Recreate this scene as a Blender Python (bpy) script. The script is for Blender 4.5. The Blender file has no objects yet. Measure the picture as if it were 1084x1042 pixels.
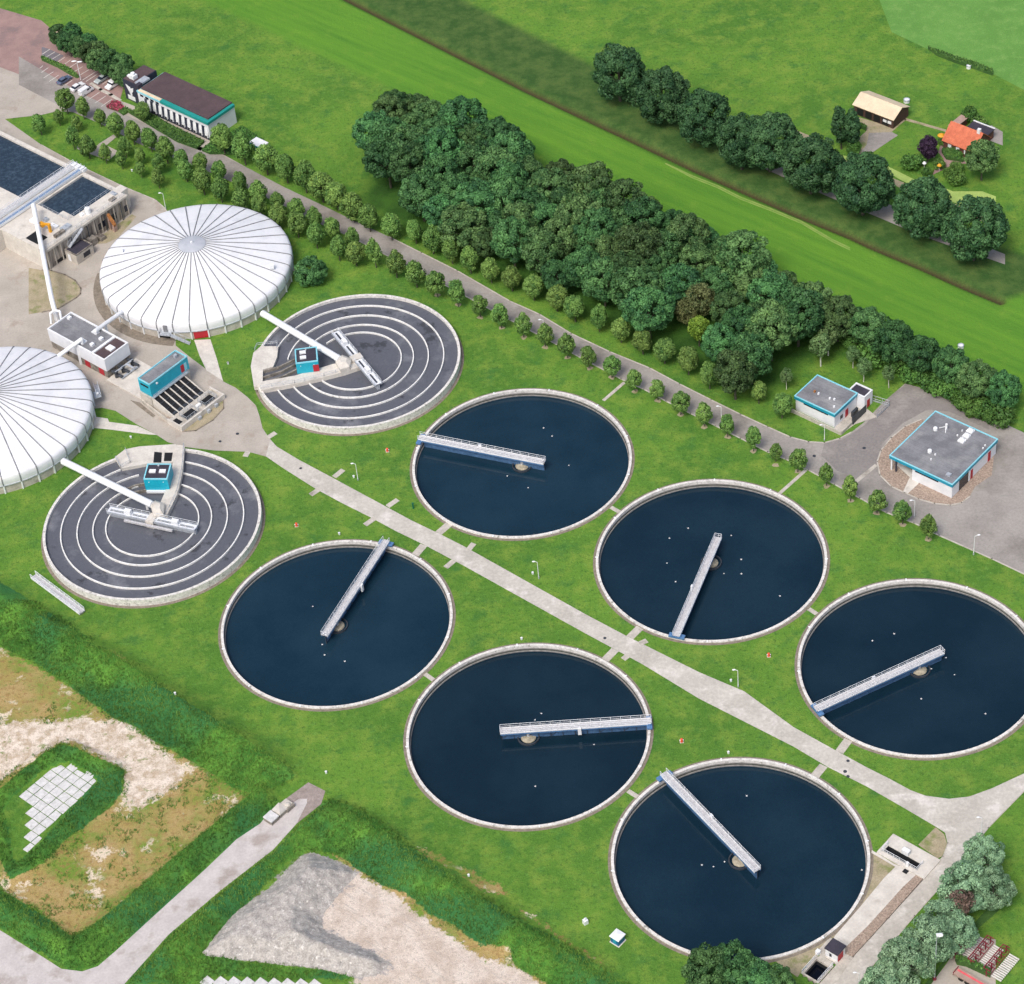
import bpy, bmesh, math, random
import numpy as np
from mathutils import Vector, Matrix
from mathutils.geometry import tessellate_polygon
SC = bpy.context.scene
COL = SC.collection
R_ = math.radians
# ------------------------------------------------------------------ camera
FPX, PITCH, ROLL, CAMH = 2766.8, 0.749164, -0.103091, 399.60
cam_d = bpy.data.cameras.new('camera')
cam = bpy.data.objects.new('camera', cam_d)
COL.objects.link(cam)
FW = Vector((0, math.cos(PITCH), -math.sin(PITCH)))
_r = Vector((1, 0, 0)); _u = _r.cross(FW)
RT = _r * math.cos(ROLL) + _u * math.sin(ROLL)
UP = _u * math.cos(ROLL) - _r * math.sin(ROLL)
cam.matrix_world = Matrix(((RT.x, UP.x, -FW.x, 0), (RT.y, UP.y, -FW.y, 0), (RT.z, UP.z, -FW.z, CAMH), (0, 0, 0, 1)))
cam_d.sensor_fit = 'HORIZONTAL'; cam_d.sensor_width = 36
cam_d.lens = FPX / 1084 * 36
cam_d.clip_start = 1; cam_d.clip_end = 12000
SC.camera = cam
# ------------------------------------------------------------------ light: high thin overcast
W = bpy.data.worlds.new('World'); SC.world = W; W.use_nodes = True
nt = W.node_tree
sky = nt.nodes.new('ShaderNodeTexSky'); sky.sky_type = 'NISHITA'; sky.sun_disc = False
SUN_EL, SUN_AZ = 55.0, -148.0      # azimuth measured from +y, negative = towards -x
sky.sun_elevation = R_(SUN_EL); sky.sun_rotation = R_(SUN_AZ)
sky.air_density = 1.0; sky.dust_density = 5.0; sky.ozone_density = 1.0
bg = nt.nodes['Background']; bg.inputs['Strength'].default_value = 0.14
nt.links.new(sky.outputs[0], bg.inputs[0])
sd = bpy.data.lights.new('sun', 'SUN'); sd.energy = 1.5; sd.angle = R_(20); sd.color = (1.0, 0.98, 0.94)
sun = bpy.data.objects.new('sun', sd); COL.objects.link(sun)
_d = Vector((math.sin(R_(SUN_AZ)) * math.cos(R_(SUN_EL)), math.cos(R_(SUN_AZ)) * math.cos(R_(SUN_EL)), math.sin(R_(SUN_EL))))
sun.rotation_euler = _d.to_track_quat('Z', 'Y').to_euler()
SC.view_settings.view_transform = 'Standard'; SC.view_settings.look = 'None'
SC.view_settings.exposure = 0.2; SC.view_settings.gamma = 1.0
SC.cycles.max_bounces = 5; SC.cycles.diffuse_bounces = 3; SC.cycles.transmission_bounces = 2

# ------------------------------------------------------------------ ground survey: where a sight line meets a level plane
def P(u, v, z=0.0):
    d = FW + RT * ((u - 542) / FPX) + UP * ((521 - v) / FPX)
    t = (z - CAMH) / d.z
    q = d * t
    return Vector((q.x, q.y, z))
def ZM(ox, oy, s):
    return lambda x, y: (ox + x * s, oy + y * s)
zA = ZM(40, 20, .23985); zB = ZM(40, 260, .23985); zG = ZM(240, 220, .23985); zD = ZM(40, 450, .23985)
zC1 = ZM(420, 380, .23985); zC2 = ZM(620, 490, .23985); zC3 = ZM(830, 590, .2111); zC4 = ZM(220, 550, .23985)
zC5 = ZM(420, 660, .259); zC6 = ZM(640, 780, .2675)
zR = ZM(800, 20, .2399); zF = ZM(540, 200, .23985); zE = ZM(790, 350, .23985); zJ = ZM(40, 680, .23985)
zK = ZM(40, 792, .27675); zL = ZM(300, 800, .32288); zMm = ZM(830, 840, .20295); zN = ZM(90, 380, .2306)
zO = ZM(240, 450, .2306); zP = ZM(840, 740, .1937); zT = ZM(40, 90, .27675); zU = ZM(660, 110, .2214)
zV = ZM(780, 260, .24908); zW = ZM(640, 360, .23985)
zb3 = ZM(830, 385, .09225); zb4 = ZM(925, 425, .1153); zpk = ZM(40, 30, .1107); zb1 = ZM(40, 310, .11516)
zb2 = ZM(135, 360, .1107); za1 = ZM(260, 340, .12915); zbs = ZM(40, 155, .12963); zof = ZM(110, 70, .13838)
zfm = ZM(890, 90, .1476); za2 = ZM(110, 460, .11516); zot = ZM(920, 870, .08303); zht = ZM(840, 985, .06458)
zbr = ZM(960, 940, .09793); zbk = ZM(260, 820, .08303)
def PZ(zf, x, y, z=0.0): return P(*zf(x, y), z)
def PL(zf, pts, z=0.0): return [PZ(zf, x, y, z) for x, y in pts]

E1 = Vector((38.47, -37.37, 0)).normalized(); E2 = Vector((-E1.y, E1.x, 0))   # along the plant road / across it

# ------------------------------------------------------------------ materials
def lin(c):
    return tuple(((x / 255) / 12.92 if x / 255 <= 0.04045 else ((x / 255 + 0.055) / 1.055) ** 2.4) for x in c)
def newmat(name):
    m = bpy.data.materials.new(name); m.use_nodes = True
    return m, m.node_tree, m.node_tree.nodes['Principled BSDF']
def N(t, typ, **kw):
    n = t.nodes.new(typ)
    for k, v in kw.items(): setattr(n, k, v)
    return n
def noise(t, vec, scale, detail=4, rough=.55):
    n = N(t, 'ShaderNodeTexNoise'); n.inputs['Scale'].default_value = scale
    n.inputs['Detail'].default_value = detail; n.inputs['Roughness'].default_value = rough
    t.links.new(vec, n.inputs['Vector']); return n.outputs['Fac']
def ramp(t, fac, lo, hi, a=0.0, b=1.0):
    r = N(t, 'ShaderNodeMapRange'); r.inputs[1].default_value = lo; r.inputs[2].default_value = hi
    r.inputs[3].default_value = a; r.inputs[4].default_value = b
    t.links.new(fac, r.inputs[0]); return r.outputs[0]
def mix(t, fac, a, b, mode='MIX'):
    m = N(t, 'ShaderNodeMix', data_type='RGBA', blend_type=mode)
    if isinstance(fac, (int, float)): m.inputs[0].default_value = fac
    else: t.links.new(fac, m.inputs[0])
    for i, v in ((6, a), (7, b)):
        if isinstance(v, tuple): m.inputs[i].default_value = (*v[:3], 1)
        else: t.links.new(v, m.inputs[i])
    return m.outputs[2]
def math_(t, op, a, b):
    m = N(t, 'ShaderNodeMath', operation=op)
    for i, v in ((0, a), (1, b)):
        if isinstance(v, (int, float)): m.inputs[i].default_value = v
        else: t.links.new(v, m.inputs[i])
    return m.outputs[0]
def pos(t):
    return N(t, 'ShaderNodeNewGeometry').outputs['Position']
def bump(t, bs, h, dist, strength=1.0):
    b = N(t, 'ShaderNodeBump'); b.inputs['Distance'].default_value = dist; b.inputs['Strength'].default_value = strength
    t.links.new(h, b.inputs['Height']); t.links.new(b.outputs[0], bs.inputs['Normal'])
def surf(name, c1, c2=None, scale=.6, rough=.8, fine=4.0, famt=.25, bd=0.0, metal=0.0, c3=None, s3=.12, t3=(.5, .62)):
    """two-tone surface: broad patches c1..c2, fine speckle, optional stains c3"""
    m, t, b = newmat(name)
    a = lin(c1); c = lin(c2 or c1)
    p = pos(t)
    base = mix(t, ramp(t, noise(t, p, scale), .35, .65), a, c)
    if c3: base = mix(t, ramp(t, noise(t, p, s3, 5, .6), *t3), base, lin(c3))
    f = ramp(t, noise(t, p, fine, 3, .7), .3, .7, 1 - famt, 1 + famt)
    v = N(t, 'ShaderNodeVectorMath', operation='SCALE'); t.links.new(base, v.inputs[0]); t.links.new(f, v.inputs['Scale'])
    t.links.new(v.outputs[0], b.inputs['Base Color'])
    b.inputs['Roughness'].default_value = rough; b.inputs['Metallic'].default_value = metal
    if bd: bump(t, b, noise(t, p, fine, 3, .7), bd)
    return m
def scaled(t, colr, f):
    v = N(t, 'ShaderNodeVectorMath', operation='SCALE'); t.links.new(colr, v.inputs[0]); t.links.new(f, v.inputs['Scale']); return v.outputs[0]

M = {}
M['concrete'] = surf('concrete', (196, 190, 180), (176, 170, 160), .5, .85, 2.5, .14, .02, c3=(140, 134, 124), s3=.35, t3=(.55, .75))
M['concrete_light'] = surf('concrete_light', (214, 209, 200), (198, 192, 184), .4, .85, 2.0, .10, .02, c3=(165, 158, 148), s3=.5, t3=(.58, .75))
M['concrete_dark'] = surf('concrete_dark', (150, 143, 134), (120, 114, 106), .8, .9, 2.0, .25, .03, c3=(84, 78, 72), s3=.4, t3=(.52, .68))
M['ring_top'] = surf('ring_concrete', (238, 238, 236), (222, 220, 216), 1.4, .85, 3.0, .1, .02, c3=(180, 178, 174), s3=1.1, t3=(.6, .72))
M['rim'] = surf('rim_concrete', (226, 223, 218), (200, 197, 192), 1.4, .85, 3.0, .16, .02, c3=(150, 147, 140), s3=1.1, t3=(.57, .70))
M['tank_inner'] = surf('tank_inner_wall', (150, 148, 146), (120, 118, 116), 1.5, .85, 3, .2)
M['white'] = surf('white_paint', (236, 238, 240), (226, 229, 232), .7, .5, 3, .04)
M['white_wall'] = surf('white_cladding', (232, 234, 238), (220, 223, 228), .5, .6, 2, .05)
M['cover'] = surf('white_cover', (236, 237, 240), (227, 229, 233), .25, .55, 1.5, .04, c3=(214, 216, 220), s3=.2, t3=(.5, .75))
M['seam'] = surf('seam_grey', (138, 140, 144), (118, 120, 124), 1, .7, 3, .1)
M['grey_metal'] = surf('galvanised_metal', (196, 202, 208), (172, 178, 186), 1.5, .45, 5, .12, metal=.3)
M['dark_metal'] = surf('dark_metal', (62, 68, 76), (48, 52, 58), 1.5, .5, 5, .15)
M['rail'] = surf('rail_white', (232, 236, 240), (214, 218, 224), 1.5, .45, 5, .06)
M['deck'] = surf('deck_grating', (200, 200, 202), (176, 174, 176), 2.2, .7, 6, .22)
M['blue_steel'] = surf('blue_steel', (92, 132, 176), (74, 112, 156), 1.5, .45, 4, .15)
M['blade'] = surf('scraper_blade', (78, 112, 150), (58, 90, 126), 1.2, .6, 3, .2)
M['teal'] = surf('teal_panel', (20, 150, 180), (14, 138, 168), .8, .45, 3, .06)
M['teal_bright'] = surf('teal_bright_panel', (26, 172, 196), (18, 160, 186), .8, .45, 3, .05)
M['teal_edge'] = surf('teal_edge_trim', (130, 208, 224), (150, 214, 228), .8, .45, 3, .05)
M['office_teal'] = surf('office_teal', (28, 140, 134), (40, 150, 142), .8, .5, 3, .1)
M['roof_grey'] = surf('roof_felt', (130, 131, 136), (116, 117, 122), .25, .9, 1.6, .12, c3=(146, 147, 150), s3=.3, t3=(.5, .7))
def roof_felt():
    m, t, b = newmat('roof_felt'); p = pos(t)
    d = N(t, 'ShaderNodeVectorMath', operation='DOT_PRODUCT'); t.links.new(p, d.inputs[0]); d.inputs[1].default_value = (E2.x, E2.y, 0)
    fr = math_(t, 'FRACT', d.outputs['Value'], 0.0); seam = ramp(t, math_(t, 'ABSOLUTE', math_(t, 'SUBTRACT', fr, .5), 0.0), .42, .5)
    c = mix(t, ramp(t, noise(t, p, .3, 5, .6), .4, .62), lin((132, 133, 138)), lin((112, 113, 118)))
    c = mix(t, ramp(t, noise(t, p, .16, 4, .6), .52, .7), c, lin((148, 149, 150)))
    c = mix(t, math_(t, 'MULTIPLY', seam, .45), c, lin((92, 93, 98)))
    t.links.new(scaled(t, c, ramp(t, noise(t, p, 3, 3, .7), .3, .7, .86, 1.14)), b.inputs['Base Color']); b.inputs['Roughness'].default_value = .9; return m
M['roof_grey'] = roof_felt()
M['roof_brown'] = surf('roof_brown_felt', (88, 72, 74), (76, 62, 66), .3, .9, 1.5, .14)
M['roof_dark'] = surf('roof_dark', (62, 58, 70), (50, 48, 60), .4, .85, 1.5, .14)
M['red'] = surf('red_door', (186, 34, 50), (170, 28, 44), .8, .5, 3, .08)
M['black'] = surf('black_void', (20, 22, 26), (14, 16, 20), 1, .7, 3, .2)
M['window'] = surf('window_glass', (34, 44, 60), (24, 32, 46), .6, .15, 2, .2)
M['slate'] = surf('slate_cladding', (50, 56, 74), (42, 48, 64), .8, .6, 3, .12)
M['asphalt'] = surf('service_road_asphalt', (160, 155, 149), (146, 141, 136), .12, .9, 1.6, .12, .01, c3=(132, 127, 121), s3=.07, t3=(.5, .62))
M['road'] = surf('plant_road', (194, 189, 180), (178, 173, 164), .15, .9, 1.4, .14, .01, c3=(208, 203, 196), s3=.22, t3=(.52, .66))
M['yard'] = surf('yard_paving', (182, 174, 164), (166, 159, 149), .14, .9, 2.2, .10, .01, c3=(160, 148, 136), s3=.2, t3=(.55, .7))
M['yard_dark'] = surf('dark_yard_asphalt', (138, 133, 130), (124, 119, 117), .1, .9, 1.6, .12, .01, c3=(156, 151, 146), s3=.1, t3=(.5, .7))
M['cobble'] = surf('cobbles', (176, 158, 142), (140, 122, 110), 2.6, .9, 5, .35, .06)
M['shade_lining'] = surf('shade_lining_dark', (40, 42, 46), (28, 32, 36), 1.2, .7, 3, .2)  # near-black paint standing in for the shade inside slot and pit
M['track_line'] = surf('worn_field_track', (138, 158, 82), (118, 150, 68), .4, .95, 3, .2)
M['gravel_olive'] = surf('gravel_olive', (168, 156, 132), (150, 142, 112), .5, .95, 3, .2, .04, c3=(122, 130, 78), s3=.25, t3=(.55, .7))
M['strip'] = surf('gravel_strip', (140, 130, 118), (118, 110, 98), 1, .95, 3, .2, .03)
M['brick_paving'] = surf('brick_paving', (160, 132, 126), (146, 120, 116), .3, .9, 2.5, .1, c3=(132, 112, 110), s3=.12, t3=(.5, .65))
M['bay_grey'] = surf('bay_grey', (122, 118, 124), (112, 108, 114), .3, .9, 2.5, .1)
M['track'] = surf('track_surface', (198, 192, 190), (184, 178, 176), .3, .92, 2.0, .1, .01, c3=(166, 156, 150), s3=.2, t3=(.52, .66))
M['track_bare'] = surf('track_rubble', (160, 148, 142), (142, 130, 124), .8, .95, 3, .2, .03)
M['sand_pad'] = surf('sand_pad', (216, 205, 194), (190, 174, 160), .5, .95, 1.6, .2, .05, c3=(164, 156, 146), s3=.5, t3=(.55, .66))
M['slab'] = surf('slab_concrete', (214, 213, 212), (196, 195, 194), .9, .85, 3, .12, c3=(170, 170, 166), s3=.6, t3=(.6, .75))
M['line'] = surf('line_paint', (226, 222, 216), (210, 206, 200), 1, .7, 4, .08)
M['orange'] = surf('orange_tiles', (206, 116, 84), (188, 100, 72), .8, .8, 3, .15)
M['barn_roof'] = surf('cream_sheet_roof', (230, 210, 180), (214, 194, 166), .4, .7, 2, .08)
M['brick'] = surf('brick_wall', (104, 66, 56), (84, 54, 48), .8, .85, 4, .2)
M['wood'] = surf('brown_boards', (84, 60, 52), (70, 50, 46), .8, .85, 4, .2)
M['yellow'] = surf('yellow_paint', (236, 170, 40), (222, 154, 34), 1, .5, 4, .08)
M['rust'] = surf('rusty_steel', (150, 92, 44), (176, 122, 70), 1, .8, 4, .25)
M['bark'] = surf('bark', (96, 92, 80), (72, 70, 60), 2, .9, 6, .25)
M['birch_bark'] = surf('birch_bark', (220, 218, 208), (196, 192, 182), 3, .8, 8, .2)
M['red_steel'] = surf('red_steel', (136, 44, 58), (116, 36, 50), 1, .6, 4, .15)
M['pink_stripe'] = surf('pink_stripe', (232, 104, 110), (220, 92, 100), 1, .6, 4, .1)
M['tan'] = surf('tan_boards', (176, 150, 138), (160, 134, 124), 1, .8, 4, .12)
M['orange_red'] = surf('hydrant_red', (232, 92, 60), (220, 80, 52), 2, .5, 6, .08)
M['green_paint'] = surf('green_paint', (20, 110, 84), (14, 98, 76), 2, .5, 6, .08)
M['kiosk_blue'] = surf('kiosk_blue', (24, 104, 146), (18, 92, 134), 2, .5, 6, .08)
M['duckweed'] = surf('duckweed', (168, 190, 104), (150, 176, 92), .5, .7, 3, .12)
M['tyre'] = surf('tyre_rubber', (26, 26, 28), (20, 20, 22), 3, .8, 8, .1)
M['gull'] = surf('gull_white', (240, 240, 240), (228, 228, 228), 4, .6, 9, .05)
M['beige_well'] = surf('well_concrete', (176, 168, 148), (138, 132, 116), 1.5, .85, 4, .2)
def grass_flat(name, c1, c2, c3, s=.08):
    return surf(name, c1, c2, s, .95, 3.0, .22, .03, c3=c3, s3=.35, t3=(.48, .7))
M['hedge'] = grass_flat('clipped_hedge', (62, 98, 42), (52, 86, 38), (80, 114, 50))
M['paddock'] = grass_flat('paddock_grass', (86, 132, 52), (74, 118, 46), (100, 142, 62))
M['field_far'] = grass_flat('field_pale', (98, 146, 66), (88, 136, 58), (110, 152, 74))

def water_mat(name, base, rough=.06, bumpd=.004, foam=None, fs=.1, ft=(.56, .75), stain=None, ior=1.33, var=0):
    m, t, b = newmat(name)
    p = pos(t)
    c = lin(base)
    if foam:
        cc = mix(t, ramp(t, noise(t, p, fs, 6, .6), *ft), c, lin(foam))
        if stain: cc = mix(t, ramp(t, noise(t, p, .16, 5, .7), .60, .66, 0, .8), cc, lin(stain))
        f = ramp(t, noise(t, p, 3.0, 3, .7), .3, .7, .88, 1.12)
        if var: f = math_(t, 'MULTIPLY', f, ramp(t, N(t, 'ShaderNodeObjectInfo').outputs['Random'], 0, 1, 1 - var, 1 + var))
        t.links.new(scaled(t, cc, f), b.inputs['Base Color'])
    else:
        b.inputs['Base Color'].default_value = (*c, 1)
    b.inputs['Roughness'].default_value = rough; b.inputs['IOR'].default_value = ior
    bump(t, b, noise(t, p, 1.3, 3, .6), bumpd)
    return m
M['water'] = water_mat('clear_water', (16, 38, 52), .08, .01, (23, 45, 59), .05, (.4, .62), var=.25)
M['pit_water'] = water_mat('pit_water', (6, 12, 22), .05, .004)
M['basin_water'] = water_mat('basin_water', (42, 56, 70), .25, .03, (66, 82, 98), 1.2, (.45, .7))
M['sludge'] = water_mat('sludge_water', (92, 95, 103), .4, .02, (128, 130, 136), .12, (.54, .72), stain=(60, 61, 66))

def leafmat(name, dark, light, var=.25, hue=.015):
    m, t, b = newmat(name)
    a = N(t, 'ShaderNodeAttribute'); a.attribute_name = 'tint'
    oi = N(t, 'ShaderNodeObjectInfo')
    base = mix(t, a.outputs['Fac'], lin(dark), lin(light))
    f = ramp(t, oi.outputs['Random'], 0, 1, 1 - var, 1 + var)
    h = N(t, 'ShaderNodeHueSaturation'); h.inputs['Saturation'].default_value = 1.0
    rnd = math_(t, 'FRACT', math_(t, 'MULTIPLY', oi.outputs['Random'], 7.31), 0.0)
    t.links.new(ramp(t, rnd, 0, 1, .5 - hue * 1.5, .5 + hue * .35), h.inputs['Hue']); t.links.new(scaled(t, base, f), h.inputs['Color'])
    t.links.new(h.outputs[0], b.inputs['Base Color'])
    b.inputs['Roughness'].default_value = .6
    b.inputs['Specular IOR Level'].default_value = .25
    return m
M['leaf_lime'] = leafmat('leaf_lime_tree', (50, 94, 46), (126, 164, 82), .2, .014)
M['leaf_wood'] = leafmat('leaf_dark_wood', (26, 66, 42), (88, 136, 78), .34, .03)
M['leaf_poplar'] = leafmat('leaf_poplar', (26, 62, 42), (78, 118, 72), .14, .01)
M['leaf_willow'] = leafmat('leaf_willow', (74, 112, 84), (152, 186, 146), .14)
M['leaf_birch'] = leafmat('leaf_birch', (70, 106, 62), (112, 142, 88), .1)
M['leaf_dead'] = leafmat('leaf_dead', (86, 74, 64), (132, 114, 100), .1)
M['leaf_purple'] = leafmat('leaf_purple', (42, 30, 50), (66, 46, 70), .1)
M['leaf_yellow'] = leafmat('leaf_yellow_green', (62, 104, 32), (128, 162, 62), .1)
M['leaf_brown'] = leafmat('leaf_brownish', (58, 78, 44), (112, 118, 74), .1)
M['leaf_shrub'] = leafmat('leaf_shrub', (48, 90, 44), (96, 140, 64), .2)
M['leaf_red'] = leafmat('leaf_red_flower', (150, 60, 80), (196, 90, 110), .1)
M['blades'] = leafmat('tall_grass_blades', (64, 112, 50), (106, 152, 68), .0)

# ------------------------------------------------------------------ mesh builder
def euler_z(a): return Matrix.Rotation(a, 4, 'Z')
class MB:
    def __init__(s): s.v = []; s.f = []; s.m = []
    def add(s, vs, fs, m=0):
        o = len(s.v); s.v += [tuple(x) for x in vs]
        for f in fs: s.f.append(tuple(i + o for i in f)); s.m.append(m)
        return s
    def box(s, x0, x1, y0, y1, z0, z1, m=0, mt=None):
        if x0 > x1: x0, x1 = x1, x0
        if y0 > y1: y0, y1 = y1, y0
        vs = [(x0, y0, z0), (x1, y0, z0), (x1, y1, z0), (x0, y1, z0), (x0, y0, z1), (x1, y0, z1), (x1, y1, z1), (x0, y1, z1)]
        s.add(vs, [(0, 3, 2, 1), (0, 1, 5, 4), (1, 2, 6, 5), (2, 3, 7, 6), (3, 0, 4, 7)], m)
        s.add(vs, [(4, 5, 6, 7)], m if mt is None else mt); return s
    def obox(s, a, b, w, z0, z1, m=0):
        """box along the plan line a-b, width w"""
        a = Vector((a[0], a[1])); b = Vector((b[0], b[1])); d = (b - a).normalized(); n = Vector((-d.y, d.x)) * (w / 2)
        return s.prism([a - n, b - n, b + n, a + n], z0, z1, m)
    def slopebox(s, a, b, w, za, zb, h, m=0):
        """beam from a (underside za) to b (underside zb), height h"""
        A = Vector((a[0], a[1])); B = Vector((b[0], b[1])); d = (B - A).normalized(); n = Vector((-d.y, d.x)) * (w / 2)
        q = [(A - n, za), (B - n, zb), (B + n, zb), (A + n, za)]
        vs = [(p.x, p.y, z) for p, z in q] + [(p.x, p.y, z + h) for p, z in q]
        return s.add(vs, [(0, 3, 2, 1), (4, 5, 6, 7), (0, 1, 5, 4), (1, 2, 6, 5), (2, 3, 7, 6), (3, 0, 4, 7)], m)
    def prism(s, poly, z0, z1, m=0, mt=None, bottom=True):
        p = [(q[0], q[1]) for q in poly]
        ar = sum(p[i][0] * p[(i + 1) % len(p)][1] - p[(i + 1) % len(p)][0] * p[i][1] for i in range(len(p)))
        if ar < 0: p = p[::-1]
        n = len(p)
        vs = [(x, y, z0) for x, y in p] + [(x, y, z1) for x, y in p]
        tri = tessellate_polygon([[Vector((x, y, 0)) for x, y in p]])
        def fix(t):
            a, b, c = [p[i] for i in t]
            return t if (b[0] - a[0]) * (c[1] - a[1]) - (b[1] - a[1]) * (c[0] - a[0]) > 0 else t[::-1]
        tri = [fix(tuple(t)) for t in tri]
        s.add(vs, [(i, (i + 1) % n, n + (i + 1) % n, n + i) for i in range(n)], m)
        s.add(vs, [tuple(n + i for i in t) for t in tri], m if mt is None else mt)
        if bottom: s.add(vs, [t[::-1] for t in tri], m)
        return s
    def sheet(s, poly, z, m=0):
        p = [(q[0], q[1]) for q in poly]
        tri = tessellate_polygon([[Vector((x, y, 0)) for x, y in p]])
        out = []
        for t in tri:
            a, b, c = [p[i] for i in t]
            out.append(tuple(t) if (b[0] - a[0]) * (c[1] - a[1]) - (b[1] - a[1]) * (c[0] - a[0]) > 0 else tuple(t)[::-1])
        return s.add([(x, y, z) for x, y in p], out, m)
    def tube(s, p0, p1, r0, r1=None, n=8, m=0, caps=True):
        r1 = r0 if r1 is None else r1
        p0 = Vector(p0); p1 = Vector(p1); d = (p1 - p0).normalized()
        a = d.cross(Vector((0, 0, 1))) if abs(d.z) < .95 else d.cross(Vector((1, 0, 0)))
        a.normalize(); b = d.cross(a)
        vs = []
        for p, r in ((p0, r0), (p1, r1)):
            for i in range(n):
                t = 2 * math.pi * i / n; vs.append(p + (a * math.cos(t) + b * math.sin(t)) * r)
        s.add(vs, [(i, n + i, n + (i + 1) % n, (i + 1) % n) for i in range(n)], m)
        if caps: s.add(vs, [tuple(range(n)), tuple(range(2 * n - 1, n - 1, -1))], m)
        return s
    def ring(s, cx, cy, ri, ro, z0, z1, a0=0, a1=360, n=120, m=0):
        full = abs(a1 - a0) >= 359.99
        k = n if full else max(2, int(n * abs(a1 - a0) / 360)); vs = []
        for i in range(k if full else k + 1):
            t = R_(a0 + (a1 - a0) * i / k); c, q = math.cos(t), math.sin(t)
            vs += [(cx + ri * c, cy + ri * q, z0), (cx + ro * c, cy + ro * q, z0), (cx + ro * c, cy + ro * q, z1), (cx + ri * c, cy + ri * q, z1)]
        tot = k if full else k + 1; fs = []
        for i in range(k):
            a = 4 * i; b = 4 * ((i + 1) % tot)
            for j in range(4): fs.append((a + j, a + (j + 1) % 4, b + (j + 1) % 4, b + j))
        if a1 > a0: fs = [f[::-1] for f in fs]
        s.add(vs, fs, m)
        if not full: s.add(vs, [(0, 1, 2, 3), (4 * k + 3, 4 * k + 2, 4 * k + 1, 4 * k)], m)
        return s
    def disc(s, cx, cy, r, z, n=96, m=0):
        return s.add([(cx + r * math.cos(2 * math.pi * i / n), cy + r * math.sin(2 * math.pi * i / n), z) for i in range(n)], [tuple(range(n))], m)
    def lathe(s, cx, cy, prof, n=72, m=0):
        vs = []; k = len(prof)
        for i in range(n):
            t = 2 * math.pi * i / n
            for r, z in prof: vs.append((cx + r * math.cos(t), cy + r * math.sin(t), z))
        fs = []
        for i in range(n):
            a = i * k; b = ((i + 1) % n) * k
            for j in range(k - 1): fs.append((a + j, b + j, b + j + 1, a + j + 1))
        return s.add(vs, fs, m)
    def ball(s, c, rx, ry, rz, m=0, nu=10, nv=6):
        vs = []; fs = []
        for j in range(nv + 1):
            ph = math.pi * j / nv
            for i in range(nu):
                t = 2 * math.pi * i / nu
                vs.append((c[0] + rx * math.sin(ph) * math.cos(t), c[1] + ry * math.sin(ph) * math.sin(t), c[2] + rz * math.cos(ph)))
        for j in range(nv):
            for i in range(nu):
                fs.append((j * nu + i, (j + 1) * nu + i, (j + 1) * nu + (i + 1) % nu, j * nu + (i + 1) % nu))
        return s.add(vs, fs, m)
    def rail(s, a, b, z0, z1, h=1.1, step=2.0, r=.045, m=0, mid=True):
        a = Vector((a[0], a[1], z0)); b = Vector((b[0], b[1], z1)); L = (b - a).length; n = max(1, int(L / step))
        hz = Vector((0, 0, h))
        s.tube(a + hz, b + hz, r, n=5, m=m)
        if mid: s.tube(a + hz * .5, b + hz * .5, r * .8, n=4, m=m)
        for i in range(n + 1):
            p = a.lerp(b, i / n); s.tube(p, p + hz, r, n=5, m=m)
        return s
    def build(s, name, mats, parent=None, smooth=False, world=False):
        me = bpy.data.meshes.new(name)
        v = s.v
        if parent is not None and world:
            inv = (Matrix.Translation(parent.location) @ euler_z(parent.rotation_euler.z)).inverted()
            v = [tuple(inv @ Vector(q)) for q in v]
        me.from_pydata(v, [], s.f)
        if not isinstance(mats, (list, tuple)): mats = [mats]
        for q in mats: me.materials.append(M[q] if isinstance(q, str) else q)
        if len(mats) > 1: me.polygons.foreach_set('material_index', s.m)
        if smooth:
            me.polygons.foreach_set('use_smooth', [True] * len(me.polygons))
            try: me.set_sharp_from_angle(angle=R_(35))
            except Exception: pass
        me.update()
        o = bpy.data.objects.new(name, me); COL.objects.link(o)
        if parent is not None: o.parent = parent
        return o
def tag(o, label, cat, group=None):
    o['label'] = label; o['category'] = cat
    if group: o['group'] = group
    return o
def kind(o, k, label=None):
    o['kind'] = k
    if label: o['label'] = label
    return o
def thing(name, label, cat, loc=(0, 0, 0), rotz=0.0, group=None):
    o = bpy.data.objects.new(name, None); COL.objects.link(o)
    o.empty_display_size = .5
    o.location = loc; o.rotation_euler = (0, 0, rotz)
    return tag(o, label, cat, group)
def dup(root, loc, rotz, label, scale=None):
    r = root.copy(); COL.objects.link(r); r.location = loc; r.rotation_euler = (0, 0, rotz); r['label'] = label
    if scale: r.scale = scale
    for ch in list(root.children):
        c = ch.copy(); COL.objects.link(c); c.parent = r
        for g in ch.children:
            d = g.copy(); COL.objects.link(d); d.parent = c
    return r
def rect3(zf, A, B, C, z):
    """plan frame of a rectangular block from three roof corners seen at height z"""
    a = PZ(zf, *A, z); b = PZ(zf, *B, z); c = PZ(zf, *C, z)
    ux = (b - a).to_2d(); L = ux.length; ux.normalize(); uy = Vector((-ux.y, ux.x))
    return Vector((a.x, a.y, 0)), math.atan2(ux.y, ux.x), L, (c - a).to_2d().dot(uy)
ORD = ['first', 'second', 'third', 'fourth', 'fifth', 'sixth', 'seventh', 'eighth', 'ninth', 'tenth', 'eleventh', 'twelfth', 'thirteenth',
       'fourteenth', 'fifteenth', 'sixteenth', 'seventeenth', 'eighteenth', 'nineteenth', 'twentieth', 'twenty-first', 'twenty-second',
       'twenty-third', 'twenty-fourth', 'twenty-fifth', 'twenty-sixth', 'twenty-seventh', 'twenty-eighth', 'twenty-ninth', 'thirtieth']
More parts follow.
